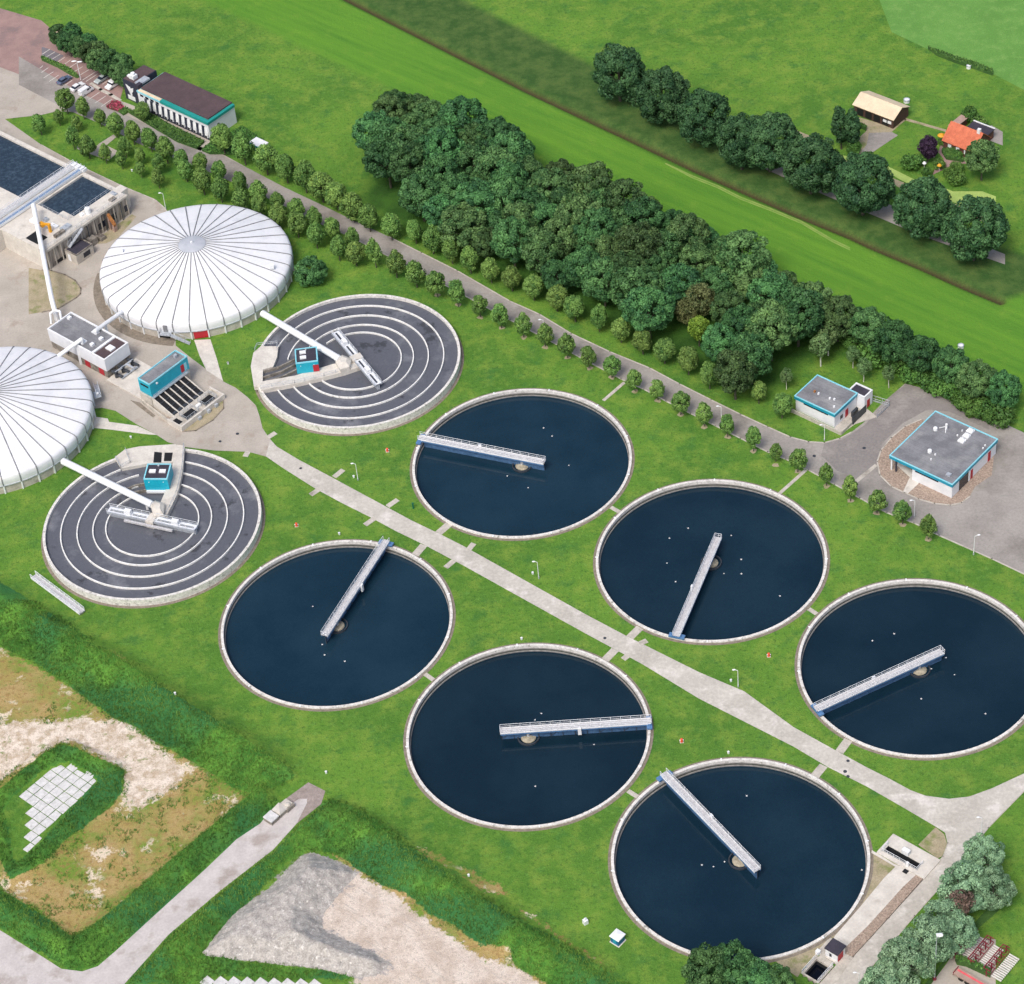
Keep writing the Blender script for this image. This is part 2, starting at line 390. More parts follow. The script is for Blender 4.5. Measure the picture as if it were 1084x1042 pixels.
# ------------------------------------------------------------------ ground
def xy(pts): return np.array([(p.x, p.y) for p in pts])
def sdf(poly, X, Y):
    """signed distance to a polygon, negative inside"""
    p = poly; n = len(p); d = np.full(X.shape, 1e18); ins = np.zeros(X.shape, bool)
    for i in range(n):
        a = p[i]; b = p[(i + 1) % n]; e = b - a; wx = X - a[0]; wy = Y - a[1]
        t = np.clip((wx * e[0] + wy * e[1]) / max(e @ e, 1e-9), 0, 1)
        d = np.minimum(d, (wx - t * e[0]) ** 2 + (wy - t * e[1]) ** 2)
        c = ((a[1] > Y) != (b[1] > Y)) & (X < (b[0] - a[0]) * (Y - a[1]) / (b[1] - a[1] + 1e-12) + a[0])
        ins ^= c
    d = np.sqrt(d); return np.where(ins, -d, d)
def dline(pl, X, Y):
    d = np.full(X.shape, 1e18)
    for a, b in zip(pl[:-1], pl[1:]):
        e = b - a; wx = X - a[0]; wy = Y - a[1]
        t = np.clip((wx * e[0] + wy * e[1]) / (e @ e), 0, 1)
        d = np.minimum(d, (wx - t * e[0]) ** 2 + (wy - t * e[1]) ** 2)
    return np.sqrt(d)
def smooth_noise(X, Y, s, seed):
    r = np.random.RandomState(seed); g = r.rand(256, 256)
    x = X / s + 1000; y = Y / s + 1000; i = np.floor(x).astype(int); j = np.floor(y).astype(int)
    fx = x - i; fy = y - j; fx = fx * fx * (3 - 2 * fx); fy = fy * fy * (3 - 2 * fy)
    g4 = lambda a, b: g[a % 256, b % 256]
    return (g4(i, j) * (1 - fx) + g4(i + 1, j) * fx) * (1 - fy) + (g4(i, j + 1) * (1 - fx) + g4(i + 1, j + 1) * fx) * fy - .5

tallA = xy(PL(zD, [(-400, 560), (20, 812), (120, 880), (250, 960)]) + PL(zJ, [(210, 10), (330, 66), (520, 190), (640, 275), (800, 365), (900, 440), (1000, 500), (1084, 545)])
           + PL(zK, [(985, 110), (920, 150), (860, 185)]) + PL(zJ, [(860, 640), (760, 570), (640, 500), (520, 440), (430, 370), (330, 330), (230, 260), (140, 190), (18, 110), (-300, -60)]))
tallB = xy(PL(zK, [(860, 165), (905, 235), (860, 300), (720, 425), (560, 565), (330, 785), (200, 850), (130, 850), (40, 800), (-300, 600), (-300, 450), (20, 640), (130, 735), (210, 695), (400, 545), (500, 450), (640, 335), (800, 200)]))
tallC = xy(PL(zL, [(140, 140), (260, 190), (350, 250), (430, 320), (520, 390), (640, 470), (760, 540), (880, 600), (1084, 730), (1200, 800), (1000, 860), (880, 760), (760, 690), (740, 640), (640, 620), (560, 560), (480, 520), (400, 450), (330, 430), (240, 370), (170, 320), (80, 315), (0, 380)])
           + PL(zK, [(1020, 405), (960, 440), (880, 520), (760, 640), (640, 770), (760, 815), (1084, 848), (1200, 870), (1200, 885), (1084, 880), (640, 872), (620, 910), (330, 910), (370, 850), (500, 720), (700, 560), (900, 400), (1040, 280), (1084, 210)]))
tileberm = xy(PL(zJ, [(-260, 740), (18, 515), (110, 452), (250, 520), (385, 572), (375, 660), (330, 720), (150, 860), (18, 990), (-120, 1060)]))
tilepoly = xy(PL(zJ, [(-150, 730), (18, 570), (140, 528), (275, 610), (120, 760), (20, 880), (-100, 980)]))
sand = xy(PL(zJ, [(-300, 350), (18, 352), (200, 338), (380, 350), (460, 400), (560, 480), (645, 560), (610, 640), (550, 680), (460, 725), (370, 715), (380, 640), (390, 570), (260, 510), (180, 445), (100, 445), (18, 500), (-300, 700)]))
dry = xy(PL(zJ, [(-400, -100), (18, 125), (140, 200), (240, 270), (330, 335), (520, 440), (650, 510), (860, 640), (925, 690)]) + PL(zK, [(790, 200), (640, 330), (400, 540), (210, 695), (130, 730), (20, 640), (-400, 400)]))
track = PL(zK, [(1035, 132), (1100, 165), (1084, 215), (990, 290), (900, 390), (700, 545), (500, 715), (330, 905), (200, 960), (-300, 900), (-300, 600), (20, 800), (90, 845), (170, 855), (230, 835), (300, 775), (480, 610), (640, 465), (760, 350), (850, 290), (900, 230)])
crA = xy(PL(zJ, [(-400, -330), (190, 30), (330, 90), (530, 225), (700, 335), (900, 455), (1050, 570)]))
crB = xy(PL(zK, [(860, 190), (620, 390), (420, 555), (290, 665), (140, 780), (-300, 530)]))
crC = xy(PL(zK, [(430, 850), (620, 680), (860, 465), (1040, 310)]) + PL(zL, [(150, 205), (260, 245), (380, 335), (560, 455), (760, 590), (1000, 740)]))
heap = PL(zK, [(630, 782), (740, 640), (900, 520), (1010, 408), (1060, 398)]) + PL(zL, [(100, 320), (170, 345), (245, 385), (200, 430), (120, 530), (130, 570), (200, 605), (300, 650), (355, 685), (300, 722), (250, 727)]) + PL(zK, [(1084, 845), (640, 792)])
sandpad = PL(zL, [(245, 380), (330, 430), (440, 520), (560, 600), (650, 660), (760, 690), (850, 745), (900, 800), (300, 800), (230, 740), (230, 690), (180, 620), (60, 580), (60, 520), (180, 420)])
verge = xy([P(*q) for q in [(200, -87), (560, 95), (742, 180.8), (792.8, 203), (848, 227.3), (900, 248.4), (924.5, 260), (975, 281), (1019, 301), (1060, 318), (1120, 300), (1120, 280), (987, 240), (930, 215), (880, 195), (830, 170), (790, 150), (700, 105), (600, 55), (300, -95)]])
lime = xy([P(*q) for q in [(100, -136), (400, 10), (560, 95), (742, 180.8), (848, 227.3), (924.5, 260), (1019, 301), (1060, 318), (1160, 290), (1160, 450), (1047, 400), (980, 365), (900, 330), (830, 290), (700, 225), (600, 180), (300, 40), (0, -100)]])
woodshade = xy([P(*q) for q in [(540, 305), (600, 322), (680, 365), (760, 402), (800, 418), (835, 405), (850, 385), (890, 372), (930, 385), (970, 400), (1060, 432), (1060, 400), (980, 370), (900, 335), (830, 295), (700, 230), (600, 190), (420, 120), (380, 215)]])
dry2 = xy(PL(zL, [(160, 320), (240, 355), (330, 415), (400, 438), (480, 505), (560, 545), (640, 605), (740, 630), (880, 745), (900, 800), (760, 715), (640, 672), (440, 535), (330, 450), (200, 400)]))
bare1 = xy(PL(zL, [(430, 295), (470, 310), (560, 350), (640, 385), (720, 430), (740, 470), (660, 455), (560, 395), (470, 340)])); bare2 = xy(PL(zL, [(760, 500), (820, 520), (900, 580), (1050, 680), (1080, 720), (960, 650), (860, 580), (780, 530)]))
bare3 = xy(PL(zJ, [(330, 60), (400, 80), (410, 110), (360, 100)]))

RC = 25.0
TANKS = {}
o1 = Vector((2.94, 439.2, 0)); vv = Vector((38.47, -37.37, 0)); o2 = Vector((-40.28, 394.42, 0))
for i in range(3):
    TANKS['N%d' % i] = o1 + vv * i
    TANKS['S%d' % i] = o2 + vv * i
PIT_A = PL(zMm, [(530, 285), (550, 275), (712, 372), (692, 393)])
PIT_B = PL(zMm, [(125, 955), (185, 868), (245, 910), (178, 990)], 0)
def rot_rect(poly):   # tidy a traced quad into a rectangle along E1/E2
    s = [q.dot(E1) for q in poly]; t = [q.dot(E2) for q in poly]; s.sort(); t.sort()
    s0, s1, t0, t1 = (s[0] + s[1]) / 2, (s[2] + s[3]) / 2, (t[0] + t[1]) / 2, (t[2] + t[3]) / 2
    return s0, s1, t0, t1
PA = (-175.0, -167.6, 272.4, 273.9); PB = (-170.6, -167.5, 239.8, 243.8)
def W2(s, t, z=0.0): q = E1 * s + E2 * t; return Vector((q.x, q.y, z))

xs = np.concatenate([[-6000, -3000, -1500, -800, -500, -300, -200, -170, -155], np.arange(-145, 26, .6), np.arange(26, 165, .8), [175, 200, 260, 400, 700, 1500, 3000, 6000]])
ys = np.concatenate([[-6000, -3000, -1000, -200, 100, 200, 250, 268, 276], np.arange(280, 400, .6), np.arange(400, 700, .8), [705, 712, 720, 800, 1000, 1600, 3000, 8000]])
X, Y = np.meshgrid(xs, ys, indexing='ij')
tr_sd = sdf(xy(track), X, Y)
flat = np.clip(tr_sd / 2.5, 0, 1); flat = flat * flat * (3 - 2 * flat)
hp_sd = np.minimum(sdf(xy(heap), X, Y), sdf(xy(sandpad), X, Y)); fl2 = np.clip(hp_sd / 2.5 + .2, 0, 1)
mt = [sdf(q, X, Y) for q in (tallA, tallB, tallC, tileberm)]
tl_sd = sdf(tilepoly, X, Y)
m_tall = np.clip(.5 - np.minimum.reduce(mt) / 1.6, 0, 1)
m_tall = np.where(tl_sd < 0, 0, m_tall)
nz = smooth_noise(X, Y, 2.2, 1) + .6 * smooth_noise(X, Y, .9, 2)
H = 1.9 * np.exp(-(dline(crA, X, Y) / 3.4) ** 2) + 1.7 * np.exp(-(dline(crB, X, Y) / 2.6) ** 2) + 2.1 * np.exp(-(dline(crC, X, Y) / 3.8) ** 2)
H += 1.1 * np.exp(-((tl_sd - 3.0) / 2.4) ** 2) * (sdf(tileberm, X, Y) < 2)
H = (H + m_tall * nz * .6) * flat * fl2
ditch = dline(verge[0:10], X, Y); H -= 1.3 * np.exp(-(ditch / 1.3) ** 2)
Hf = H
GX0, GY0 = xs, ys
def height(x, y):
    i = min(max(np.searchsorted(xs, x) - 1, 0), len(xs) - 2); j = min(max(np.searchsorted(ys, y) - 1, 0), len(ys) - 2)
    fx = (x - xs[i]) / (xs[i + 1] - xs[i]); fy = (y - ys[j]) / (ys[j + 1] - ys[j])
    return float((Hf[i, j] * (1 - fx) + Hf[i + 1, j] * fx) * (1 - fy) + (Hf[i, j + 1] * (1 - fx) + Hf[i + 1, j + 1] * fx) * fy)
hole = np.zeros(X.shape, bool)
for c in TANKS.values(): hole |= (X - c.x) ** 2 + (Y - c.y) ** 2 < 24.46 ** 2
S = X * E1.x + Y * E1.y; T = X * E2.x + Y * E2.y
for s0, s1, t0, t1 in (PA, PB): hole |= (S > s0 - .1) & (S < s1 + .1) & (T > t0 - .1) & (T < t1 + .1)
nx, ny = X.shape
idx = np.arange(nx * ny).reshape(nx, ny)
quads = np.stack([idx[:-1, :-1], idx[1:, :-1], idx[1:, 1:], idx[:-1, 1:]], -1).reshape(-1, 4)
hq = hole[:-1, :-1] | hole[1:, :-1] | hole[1:, 1:] | hole[:-1, 1:]
quads = quads[~hq.reshape(-1)]
def npmesh(name, verts, faces, mats, parent=None, attrs=None, smooth=True):
    """bulk mesh from arrays; faces all of one size"""
    k = faces.shape[1]; me = bpy.data.meshes.new(name)
    me.vertices.add(len(verts)); me.vertices.foreach_set('co', np.ascontiguousarray(verts, np.float32).ravel())
    me.loops.add(faces.size); me.loops.foreach_set('vertex_index', np.ascontiguousarray(faces, np.int32).ravel())
    me.polygons.add(len(faces)); me.polygons.foreach_set('loop_start', np.arange(0, faces.size, k, dtype=np.int32))
    for a, vals in (attrs or {}).items():
        at = me.attributes.new(a, 'FLOAT', 'POINT'); at.data.foreach_set('value', np.ascontiguousarray(vals, np.float32).ravel())
    for q in (mats if isinstance(mats, (list, tuple)) else [mats]): me.materials.append(M[q] if isinstance(q, str) else q)
    me.update(calc_edges=True)
    me.polygons.foreach_set('use_smooth', [smooth] * len(me.polygons))
    o = bpy.data.objects.new(name, me); COL.objects.link(o)
    if parent: o.parent = parent
    return o
def soft(poly, w=1.5): return np.clip(.5 - sdf(poly, X, Y) / w, 0, 1)
attrs = dict(tall=m_tall, sand=soft(sand, 5), dry=np.maximum.reduce([soft(dry, 4) * (mt[3] > 0), soft(dry2, 2.5), .8 * soft(bare1, 3), .7 * soft(bare2, 3), .8 * soft(bare3, 2)]), lime=soft(lime, 2.5), olive=soft(verge, 2.5), wood=soft(woodshade, 5), pad=soft(xy(sandpad), 4), rub=soft(xy(heap), 5), ditch=np.clip(1.5 - ditch / .8, 0, 1))

def ground_mat():
    m, t, b = newmat('grassland'); p = pos(t)
    def at(n):
        a = N(t, 'ShaderNodeAttribute'); a.attribute_name = n; return a.outputs['Fac']
    n_big = noise(t, p, .035, 4, .6); n_mid = noise(t, p, .22, 5, .65); n_f = noise(t, p, 1.1, 4, .7); n_ff = noise(t, p, 4.5, 2, .7)
    lawn = mix(t, ramp(t, n_big, .38, .62), lin((78, 120, 46)), lin((98, 138, 52)))
    lawn = mix(t, ramp(t, n_mid, .46, .68, 0, .85), lawn, lin((122, 148, 62)))
    lawn = mix(t, ramp(t, noise(t, p, .16, 5, .7), .54, .68, 0, .8), lawn, lin((64, 112, 52)))
    lawn = mix(t, ramp(t, n_f, .52, .68, 0, .75), lawn, lin((58, 98, 40)))
    lawn = mix(t, ramp(t, noise(t, p, .8, 3, .8), .55, .68, 0, .6), lawn, lin((106, 150, 70)))
    lawn = mix(t, ramp(t, noise(t, p, .55, 5, .75), .66, .76, 0, .55), lawn, lin((156, 150, 96)))
    fld = N(t, 'ShaderNodeVectorMath', operation='DOT_PRODUCT'); t.links.new(p, fld.inputs[0]); fld.inputs[1].default_value = (E2.x, E2.y, 0)
    comb = N(t, 'ShaderNodeCombineXYZ'); t.links.new(fld.outputs['Value'], comb.inputs[0])
    fl1 = N(t, 'ShaderNodeVectorMath', operation='DOT_PRODUCT'); t.links.new(p, fl1.inputs[0]); fl1.inputs[1].default_value = (E1.x * .06, E1.y * .06, 0)
    t.links.new(fl1.outputs['Value'], comb.inputs[1])
    stripes = noise(t, comb.outputs[0], .38, 4, .7)
    limec = mix(t, ramp(t, stripes, .3, .72), lin((80, 128, 46)), lin((102, 148, 50)))
    limec = mix(t, ramp(t, n_mid, .55, .75, 0, .5), limec, lin((120, 152, 60)))
    c = mix(t, at('lime'), lawn, limec)
    c = mix(t, at('olive'), c, mix(t, ramp(t, n_mid, .4, .62), lin((56, 88, 42)), lin((82, 106, 54))))
    c = mix(t, at('ditch'), c, lin((74, 66, 46)))
    c = mix(t, at('wood'), c, mix(t, ramp(t, n_mid, .4, .6), lin((50, 84, 34)), lin((64, 102, 40))))  # shadow under the trees put into the grass colour
    nmix = math_(t, 'ADD', math_(t, 'MULTIPLY', n_f, .5), math_(t, 'MULTIPLY', noise(t, p, .35, 4, .7), .5))
    th = lambda a, k=2.2: ramp(t, math_(t, 'ADD', at(a), math_(t, 'MULTIPLY', math_(t, 'SUBTRACT', nmix, .5), k)), .42, .58)
    dryc = mix(t, ramp(t, noise(t, p, .09, 4, .6), .4, .56), lin((112, 138, 58)), lin((172, 150, 102)))
    dryc = mix(t, ramp(t, n_mid, .46, .6, 0, .7), dryc, lin((160, 142, 84)))
    dryc = mix(t, ramp(t, n_f, .5, .62, 0, .8), dryc, lin((146, 118, 76)))
    dryc = mix(t, ramp(t, noise(t, p, .15, 6, .7), .57, .62), dryc, lin((218, 202, 180)))
    dryc = mix(t, ramp(t, noise(t, p, .6, 4, .7), .58, .66, 0, .8), dryc, lin((84, 118, 42)))
    c = mix(t, th('dry'), c, dryc)
    sandc = mix(t, ramp(t, noise(t, p, .45, 6, .75), .42, .58), lin((226, 214, 200)), lin((188, 170, 148)))
    sandc = mix(t, ramp(t, noise(t, p, 1.7, 4, .8), .56, .66, 0, .7), sandc, lin((150, 134, 112)))
    sandc = mix(t, ramp(t, noise(t, p, .35, 5, .7), .6, .66, 0, .8), sandc, lin((120, 134, 70)))
    c = mix(t, th('sand'), c, sandc)
    rubc = mix(t, ramp(t, noise(t, p, .7, 5, .75), .42, .6), lin((182, 178, 176)), lin((146, 142, 142)))
    padc = mix(t, ramp(t, noise(t, p, .2, 6, .7), .42, .6), lin((216, 204, 192)), lin((192, 176, 162)))
    padc = mix(t, ramp(t, noise(t, p, 1.3, 5, .8), .53, .62, 0, .65), padc, lin((162, 150, 138)))
    fl2 = N(t, 'ShaderNodeVectorMath', operation='DOT_PRODUCT'); t.links.new(p, fl2.inputs[0]); fl2.inputs[1].default_value = (E2.x, E2.y, 0)
    cb2 = N(t, 'ShaderNodeCombineXYZ'); t.links.new(fl2.outputs['Value'], cb2.inputs[0]); t.links.new(fl1.outputs['Value'], cb2.inputs[1])
    padc = mix(t, ramp(t, noise(t, cb2.outputs[0], 1.1, 4, .7), .56, .66, 0, .5), padc, lin((176, 168, 160)))
    c = mix(t, th('pad', 2.2), c, padc); c = mix(t, th('rub', 2.2), c, rubc)
    tallc = mix(t, ramp(t, n_mid, .42, .62), lin((66, 114, 46)), lin((98, 146, 58)))
    tallc = mix(t, ramp(t, noise(t, p, .06, 3, .5), .45, .58), tallc, lin((58, 112, 62)))
    tallc = mix(t, ramp(t, n_f, .52, .7, 0, .6), tallc, lin((52, 96, 40)))
    c = mix(t, th('tall'), c, tallc)
    f = ramp(t, n_ff, .3, .7, .78, 1.22)
    t.links.new(scaled(t, c, f), b.inputs['Base Color'])
    b.inputs['Roughness'].default_value = .95; b.inputs['Specular IOR Level'].default_value = .15
    h = math_(t, 'ADD', math_(t, 'MULTIPLY', n_f, 1.0), math_(t, 'MULTIPLY', n_ff, .4))
    bump(t, b, h, .22)
    return m
M['ground'] = ground_mat()
g = npmesh('ground', np.stack([X, Y, H], -1).reshape(-1, 3), quads, 'ground', attrs={k: v.reshape(-1) for k, v in attrs.items()})
kind(g, 'structure')

def struct_sheet(name, polys, mat, z, label=None):
    mb = MB()
    for p in polys: mb.sheet(p, z)
    return kind(mb.build(name, mat), 'structure', label)
def kerb(pts, w=.22, h=.10, z=0.0, name='kerb', mat='concrete'):
    mb = MB()
    for a, b in zip(pts[:-1], pts[1:]):
        d = (b - a).normalized() * (w * .5)
        mb.obox(a - d, b + d, w, z, z + h)
    return kind(mb.build(name, mat), 'structure')

# plant road
up_edge = PL(zN, [(850, 370)]) + PL(zO, [(230, 100), (330, 160), (480, 240), (600, 305), (730, 375), (850, 440), (965, 495), (1084, 555)]) + PL(zC2, [(0, 670), (185, 768), (500, 925), (700, 1010)]) \
    + PL(zP, [(0, 155), (235, 285), (400, 375), (520, 435), (640, 500), (720, 530), (850, 547), (960, 535), (1084, 490), (1300, 390)])
lo_edge = PL(zO, [(180, 145), (260, 200), (410, 295), (530, 360), (660, 425), (780, 490), (900, 548), (1084, 645)]) + PL(zC2, [(0, 755), (250, 890), (500, 1042)]) \
    + PL(zP, [(0, 262), (190, 375), (400, 480), (600, 595), (770, 695), (825, 730)]) + PL(zMm, [(845, 215), (855, 260), (830, 330), (735, 440), (548, 650), (360, 855), (270, 985), (180, 1090)])
rt_edge = PL(zMm, [(300, 1090), (390, 985), (535, 812), (680, 640), (800, 505), (900, 385), (985, 280), (1065, 180), (1300, -60)])
poly = up_edge + rt_edge[::-1] + lo_edge[::-1]
struct_sheet('plant_road', [poly], 'road', .07)
kerb(rt_edge); kerb(PL(zMm, [(845, 215), (855, 260), (830, 330), (735, 440), (548, 650), (360, 855), (270, 985)]), name='kerb')
# yard round the covered tanks
yard = [P(*q) for q in [(-60, 80), (44, 153.7), (81.5, 174.4), (131, 198), (150.7, 206), (164.5, 211.8), (175.6, 221.5), (200, 250), (186, 330), (186, 366), (202, 379), (218.7, 391.4), (236.4, 404.2), (249.1, 410.5),
        (261.8, 420.4), (271, 429.6), (274.5, 440), (278, 453.8), (286, 465.3), (282.5, 483.8), (263, 478.5), (228.4, 477.3), (194.9, 473.4), (177.6, 468.3), (166, 460.7), (144.2, 449.2), (122, 435), (108, 431.9), (98, 433), (60, 440), (-60, 400)]]
struct_sheet('yard', [yard], 'yard', .04)
kerb([P(*q) for q in [(44, 153.7), (81.5, 174.4), (131, 198), (150.7, 206), (164.5, 211.8), (175.6, 221.5)]])
struct_sheet('gravel_bed', [PL(zB, [(-40, 100), (20, 110), (60, 112), (120, 130), (165, 155), (190, 190), (188, 215), (170, 232), (90, 280), (20, 295), (-40, 305)])], 'gravel_olive', .08)
kerb(PL(zB, [(20, 110), (60, 112), (120, 130), (165, 155), (190, 190), (188, 215), (170, 232), (90, 280), (20, 295)]), w=.35, h=.14, mat='strip')
# service road and building yard
sr_up = [P(*q) for q in [(20, 60), (84, 98), (146, 128), (190, 148), (225, 160), (262, 178), (300, 198), (340, 217), (375, 234), (412, 251), (446, 268), (484, 287), (540, 319.2), (571, 333), (604.8, 353.5), (645.5, 372.7), (688, 390), (719.2, 406.8), (752.7, 423.6), (783.9, 439), (812.7, 452.3), (836.7, 463), (855.9, 468), (872.7, 469), (889, 464.5), (901, 458), (915, 447), (934, 426.8), (958, 406.4), (972.3, 410), (1005.9, 424.4), (1046.6, 441), (1120, 475)]]
sr_lo = [P(*q) for q in [(20, 90), (70, 116), (108, 132), (146, 152), (190, 170), (225, 184), (262, 200), (300, 218), (340, 238), (375, 253), (412, 272), (446, 289), (484, 309), (540, 339), (590.4, 365.5), (612, 377.5), (657.5, 401.5), (681.5, 412.3), (704.8, 424.8), (731, 438), (757.5, 451), (783.9, 464.3), (812.7, 478.7), (831.9, 486.5), (855.9, 498), (883.5, 513), (910, 527.5), (938.7, 543), (967.5, 553.9), (993.9, 567), (1050, 591.8), (1120, 625)]]
struct_sheet('service_road', [sr_up + sr_lo[::-1]], 'asphalt', .06)
kerb(sr_lo[9:], w=.3, h=.1, name='kerb')
kerb(sr_up[9:26], w=.3, h=.1, name='kerb')
struct_sheet('yard_wear', [PL(zE, [(430, 480), (520, 420), (600, 335), (700, 240), (760, 255), (900, 315), (1070, 385), (1072, 440), (900, 360), (800, 350), (690, 410), (600, 500), (575, 590), (500, 660), (400, 620), (330, 550), (345, 500)])], 'yard_dark', .065)
struct_sheet('cobble_apron', [PL(zE, [(770, 395), (700, 425), (640, 475), (595, 530), (578, 580), (590, 640), (640, 690), (700, 718), (760, 745), (830, 765), (900, 772), (950, 762), (985, 735), (1010, 690), (1084, 640), (1100, 480), (900, 400)])], 'cobble', .09)
kerb(PL(zE, [(770, 395), (700, 425), (640, 475), (595, 530), (578, 580), (590, 640), (640, 690), (700, 718), (760, 745), (830, 765), (900, 772), (950, 762), (985, 735)]), w=.3, h=.16)
struct_sheet('entrance_path', [PL(zb4, [(270, 830), (310, 852), (410, 760), (420, 680), (230, 560), (210, 590), (330, 700)])], 'concrete_light', .11)
# small footpaths and slabs
def path(zf, a, b, w, mat='concrete', name='footpath', z=.075):
    p = PZ(zf, *a); q = PZ(zf, *b); d = (q - p).normalized(); n = Vector((-d.y, d.x, 0)) * w / 2
    mb = MB(); mb.prism([p - n, q - n, q + n, p + n], -.02, z)
    return kind(mb.build(name, mat), 'structure')
for zf, a, b, w in [(zO, (493, 240), (535, 206), 1.3), (zO, (430, 292), (385, 322), 1.3), (zO, (738, 375), (785, 343), 1.3), (zO, (680, 428), (635, 460), 1.3), (zO, (190, 58), (225, 36), 1.3),
                    (zO, (98, 122), (85, 146), 1.3), (zO, (1045, 622), (1005, 655), 1.3), (zO, (972, 498), (1030, 448), 1.8), (zO, (905, 552), (865, 598), 1.8), (zC2, (195, 772), (240, 728), 1.8),
                    (zC2, (130, 826), (85, 872), 1.8), (zC2, (238, 800), (270, 785), 1.3), (zC2, (195, 845), (165, 868), 1.3), (zP, (250, 292), (300, 225), 1.8), (zP, (165, 365), (115, 425), 1.8),
                    (zC1, (315, 845), (340, 815), 1.3), (zW, (-5, 268), (88, 188), .8), (zW, (768, 682), (888, 575), .8), (zC1, (945, 655), (985, 678), 1.0),
                    (zC2, (985, 645), (1020, 668), 1.0), (zC5, (115, 207), (150, 232), 1.0), (zC5, (945, 685), (985, 710), 1.0)]:
    path(zf, a, b, w)
struct_sheet('concrete_path', [PL(zB, [(690, 418), (762, 415), (790, 500), (818, 600), (745, 552), (715, 490)]), PL(zN, [(35, 265), (105, 275), (110, 290), (240, 308), (330, 350), (290, 348), (110, 325), (40, 318)])], 'concrete_light', .06)
# bottom track
struct_sheet('track', [track], 'track', .05)
struct_sheet('track_end', [PL(zK, [(1035, 132), (1100, 165), (1084, 215), (990, 290), (985, 300), (1030, 210), (1030, 195), (1000, 195), (950, 225), (900, 250), (900, 230)])], 'track_bare', .06)
for off in (0, 9):
    l = PL(zU, [(200, 285), (330, 345 + off), (450, 392 + off), (560, 447 + off), (700, 500 + off), (850, 562 + off), (1000, 650 + off), (1084, 690 + off)]); m_ = MB()
    for a_, b_ in zip(l[:-1], l[1:]): m_.obox(a_, b_, .38, -.1, .035 + off * .001)
    kind(m_.build('field_track', 'track_line'), 'structure')
# gravel heap: ridged pile
hp = xy(heap); gx = np.arange(hp[:, 0].min() - 1, hp[:, 0].max() + 1, .35); gy = np.arange(hp[:, 1].min() - 1, hp[:, 1].max() + 1, .35)
HX, HY = np.meshgrid(gx, gy, indexing='ij'); d = -sdf(hp, HX, HY)
rg = xy(PL(zL, [(90, 350), (40, 430), (20, 520), (60, 600), (220, 650)]))
rd = dline(rg, HX, HY)
HZ = np.minimum(np.clip(d, -1, 99) * .62, 2.6 + 1.0 * np.exp(-(rd / 2.5) ** 2) + .9 * smooth_noise(HX, HY, 5, 7)) + .4 * smooth_noise(HX, HY, 1.6, 8) * np.clip(d, 0, 1) + .3 * smooth_noise(HX, HY, .7, 9)
HZ = np.where(d < 0, d * .6 + .1, HZ)
i2 = np.arange(HX.size).reshape(HX.shape); q = np.stack([i2[:-1, :-1], i2[1:, :-1], i2[1:, 1:], i2[:-1, 1:]], -1).reshape(-1, 4)
keep = (d[:-1, :-1] > -.5).reshape(-1)
M['gravel'] = surf('grey_gravel', (182, 177, 171), (154, 149, 144), .8, .95, 3.0, .3, .12, c3=(204, 200, 195), s3=1.4, t3=(.58, .66))
ho = npmesh('gravel_heap', np.stack([HX, HY, HZ], -1).reshape(-1, 3), q[keep], 'gravel', smooth=True)
kind(ho, 'stuff', 'big heap of grey gravel with a sharp crest beside the sandy pad'); ho['category'] = 'gravel heap'

# tall grass: tufts of blades over the berms
rs = np.random.RandomState(5)
def tufts(name, n, box, ok, hmin, hmax, wid, label, tint=(0, 1)):
    x = rs.uniform(box[0], box[1], n); y = rs.uniform(box[2], box[3], n)
    k = ok(x, y); x = x[k]; y = y[k]; n = len(x)
    ii = np.clip(np.searchsorted(xs, x) - 1, 0, nx - 2); jj = np.clip(np.searchsorted(ys, y) - 1, 0, ny - 2)
    z = Hf[ii, jj] * .5 + Hf[ii + 1, jj + 1] * .5
    V = []; A = []
    dc = np.minimum.reduce([dline(q, x, y) for q in (crA, crB, crC)]); cl = np.clip(smooth_noise(x, y, 3.5, 11) * 1.2 + smooth_noise(x, y, 13, 14) * 1.3 + .35 + .45 * np.exp(-(dc / 2.0) ** 2), 0, 1.15) * .75 + rs.rand(n) * .3
    for b in range(4):
        th = rs.uniform(0, 6.283, n); h = rs.uniform(hmin, hmax, n); ln = rs.uniform(.1, .7, n) * h; w = rs.uniform(.5, 1, n) * wid
        cx, sx = np.cos(th), np.sin(th); ox = rs.uniform(-.25, .25, n); oy = rs.uniform(-.25, .25, n)
        p0 = np.stack([x + ox - sx * w, y + oy + cx * w, z - .15], -1); p1 = np.stack([x + ox + sx * w, y + oy - cx * w, z - .15], -1)
        p2 = np.stack([x + ox + cx * ln, y + oy + sx * ln, z + h], -1)
        V.append(np.stack([p0, p1, p2], 1)); A.append(np.repeat(np.clip(cl + rs.uniform(-.15, .15, n), 0, 1), 3))
    V = np.concatenate(V).reshape(-1, 3); F = np.arange(len(V)).reshape(-1, 3)
    o = npmesh(name, V, F, 'blades', attrs={'tint': tint[0] + (tint[1] - tint[0]) * np.concatenate(A)}, smooth=False)
    kind(o, 'stuff', label); o['category'] = 'grass'; return o
def ok_tall(x, y):
    s = np.minimum.reduce([sdf(q, x, y) for q in (tallA, tallB, tallC, tileberm)]) + 1.6 * smooth_noise(x, y, 3.2, 31) + 1.2 * smooth_noise(x, y, 1.1, 32) + 1.2 * rs.rand(len(x))
    return (s < .9) & (sdf(tilepoly, x, y) > .3) & (sdf(xy(track), x, y) > .4) & (np.minimum(sdf(hp, x, y), sdf(xy(sandpad), x, y)) > -.3)
tufts('tall_grass', 170000, (-145, 25, 281, 410), ok_tall, .2, .6, .10, 'long dark green grass on the earth banks round the track')
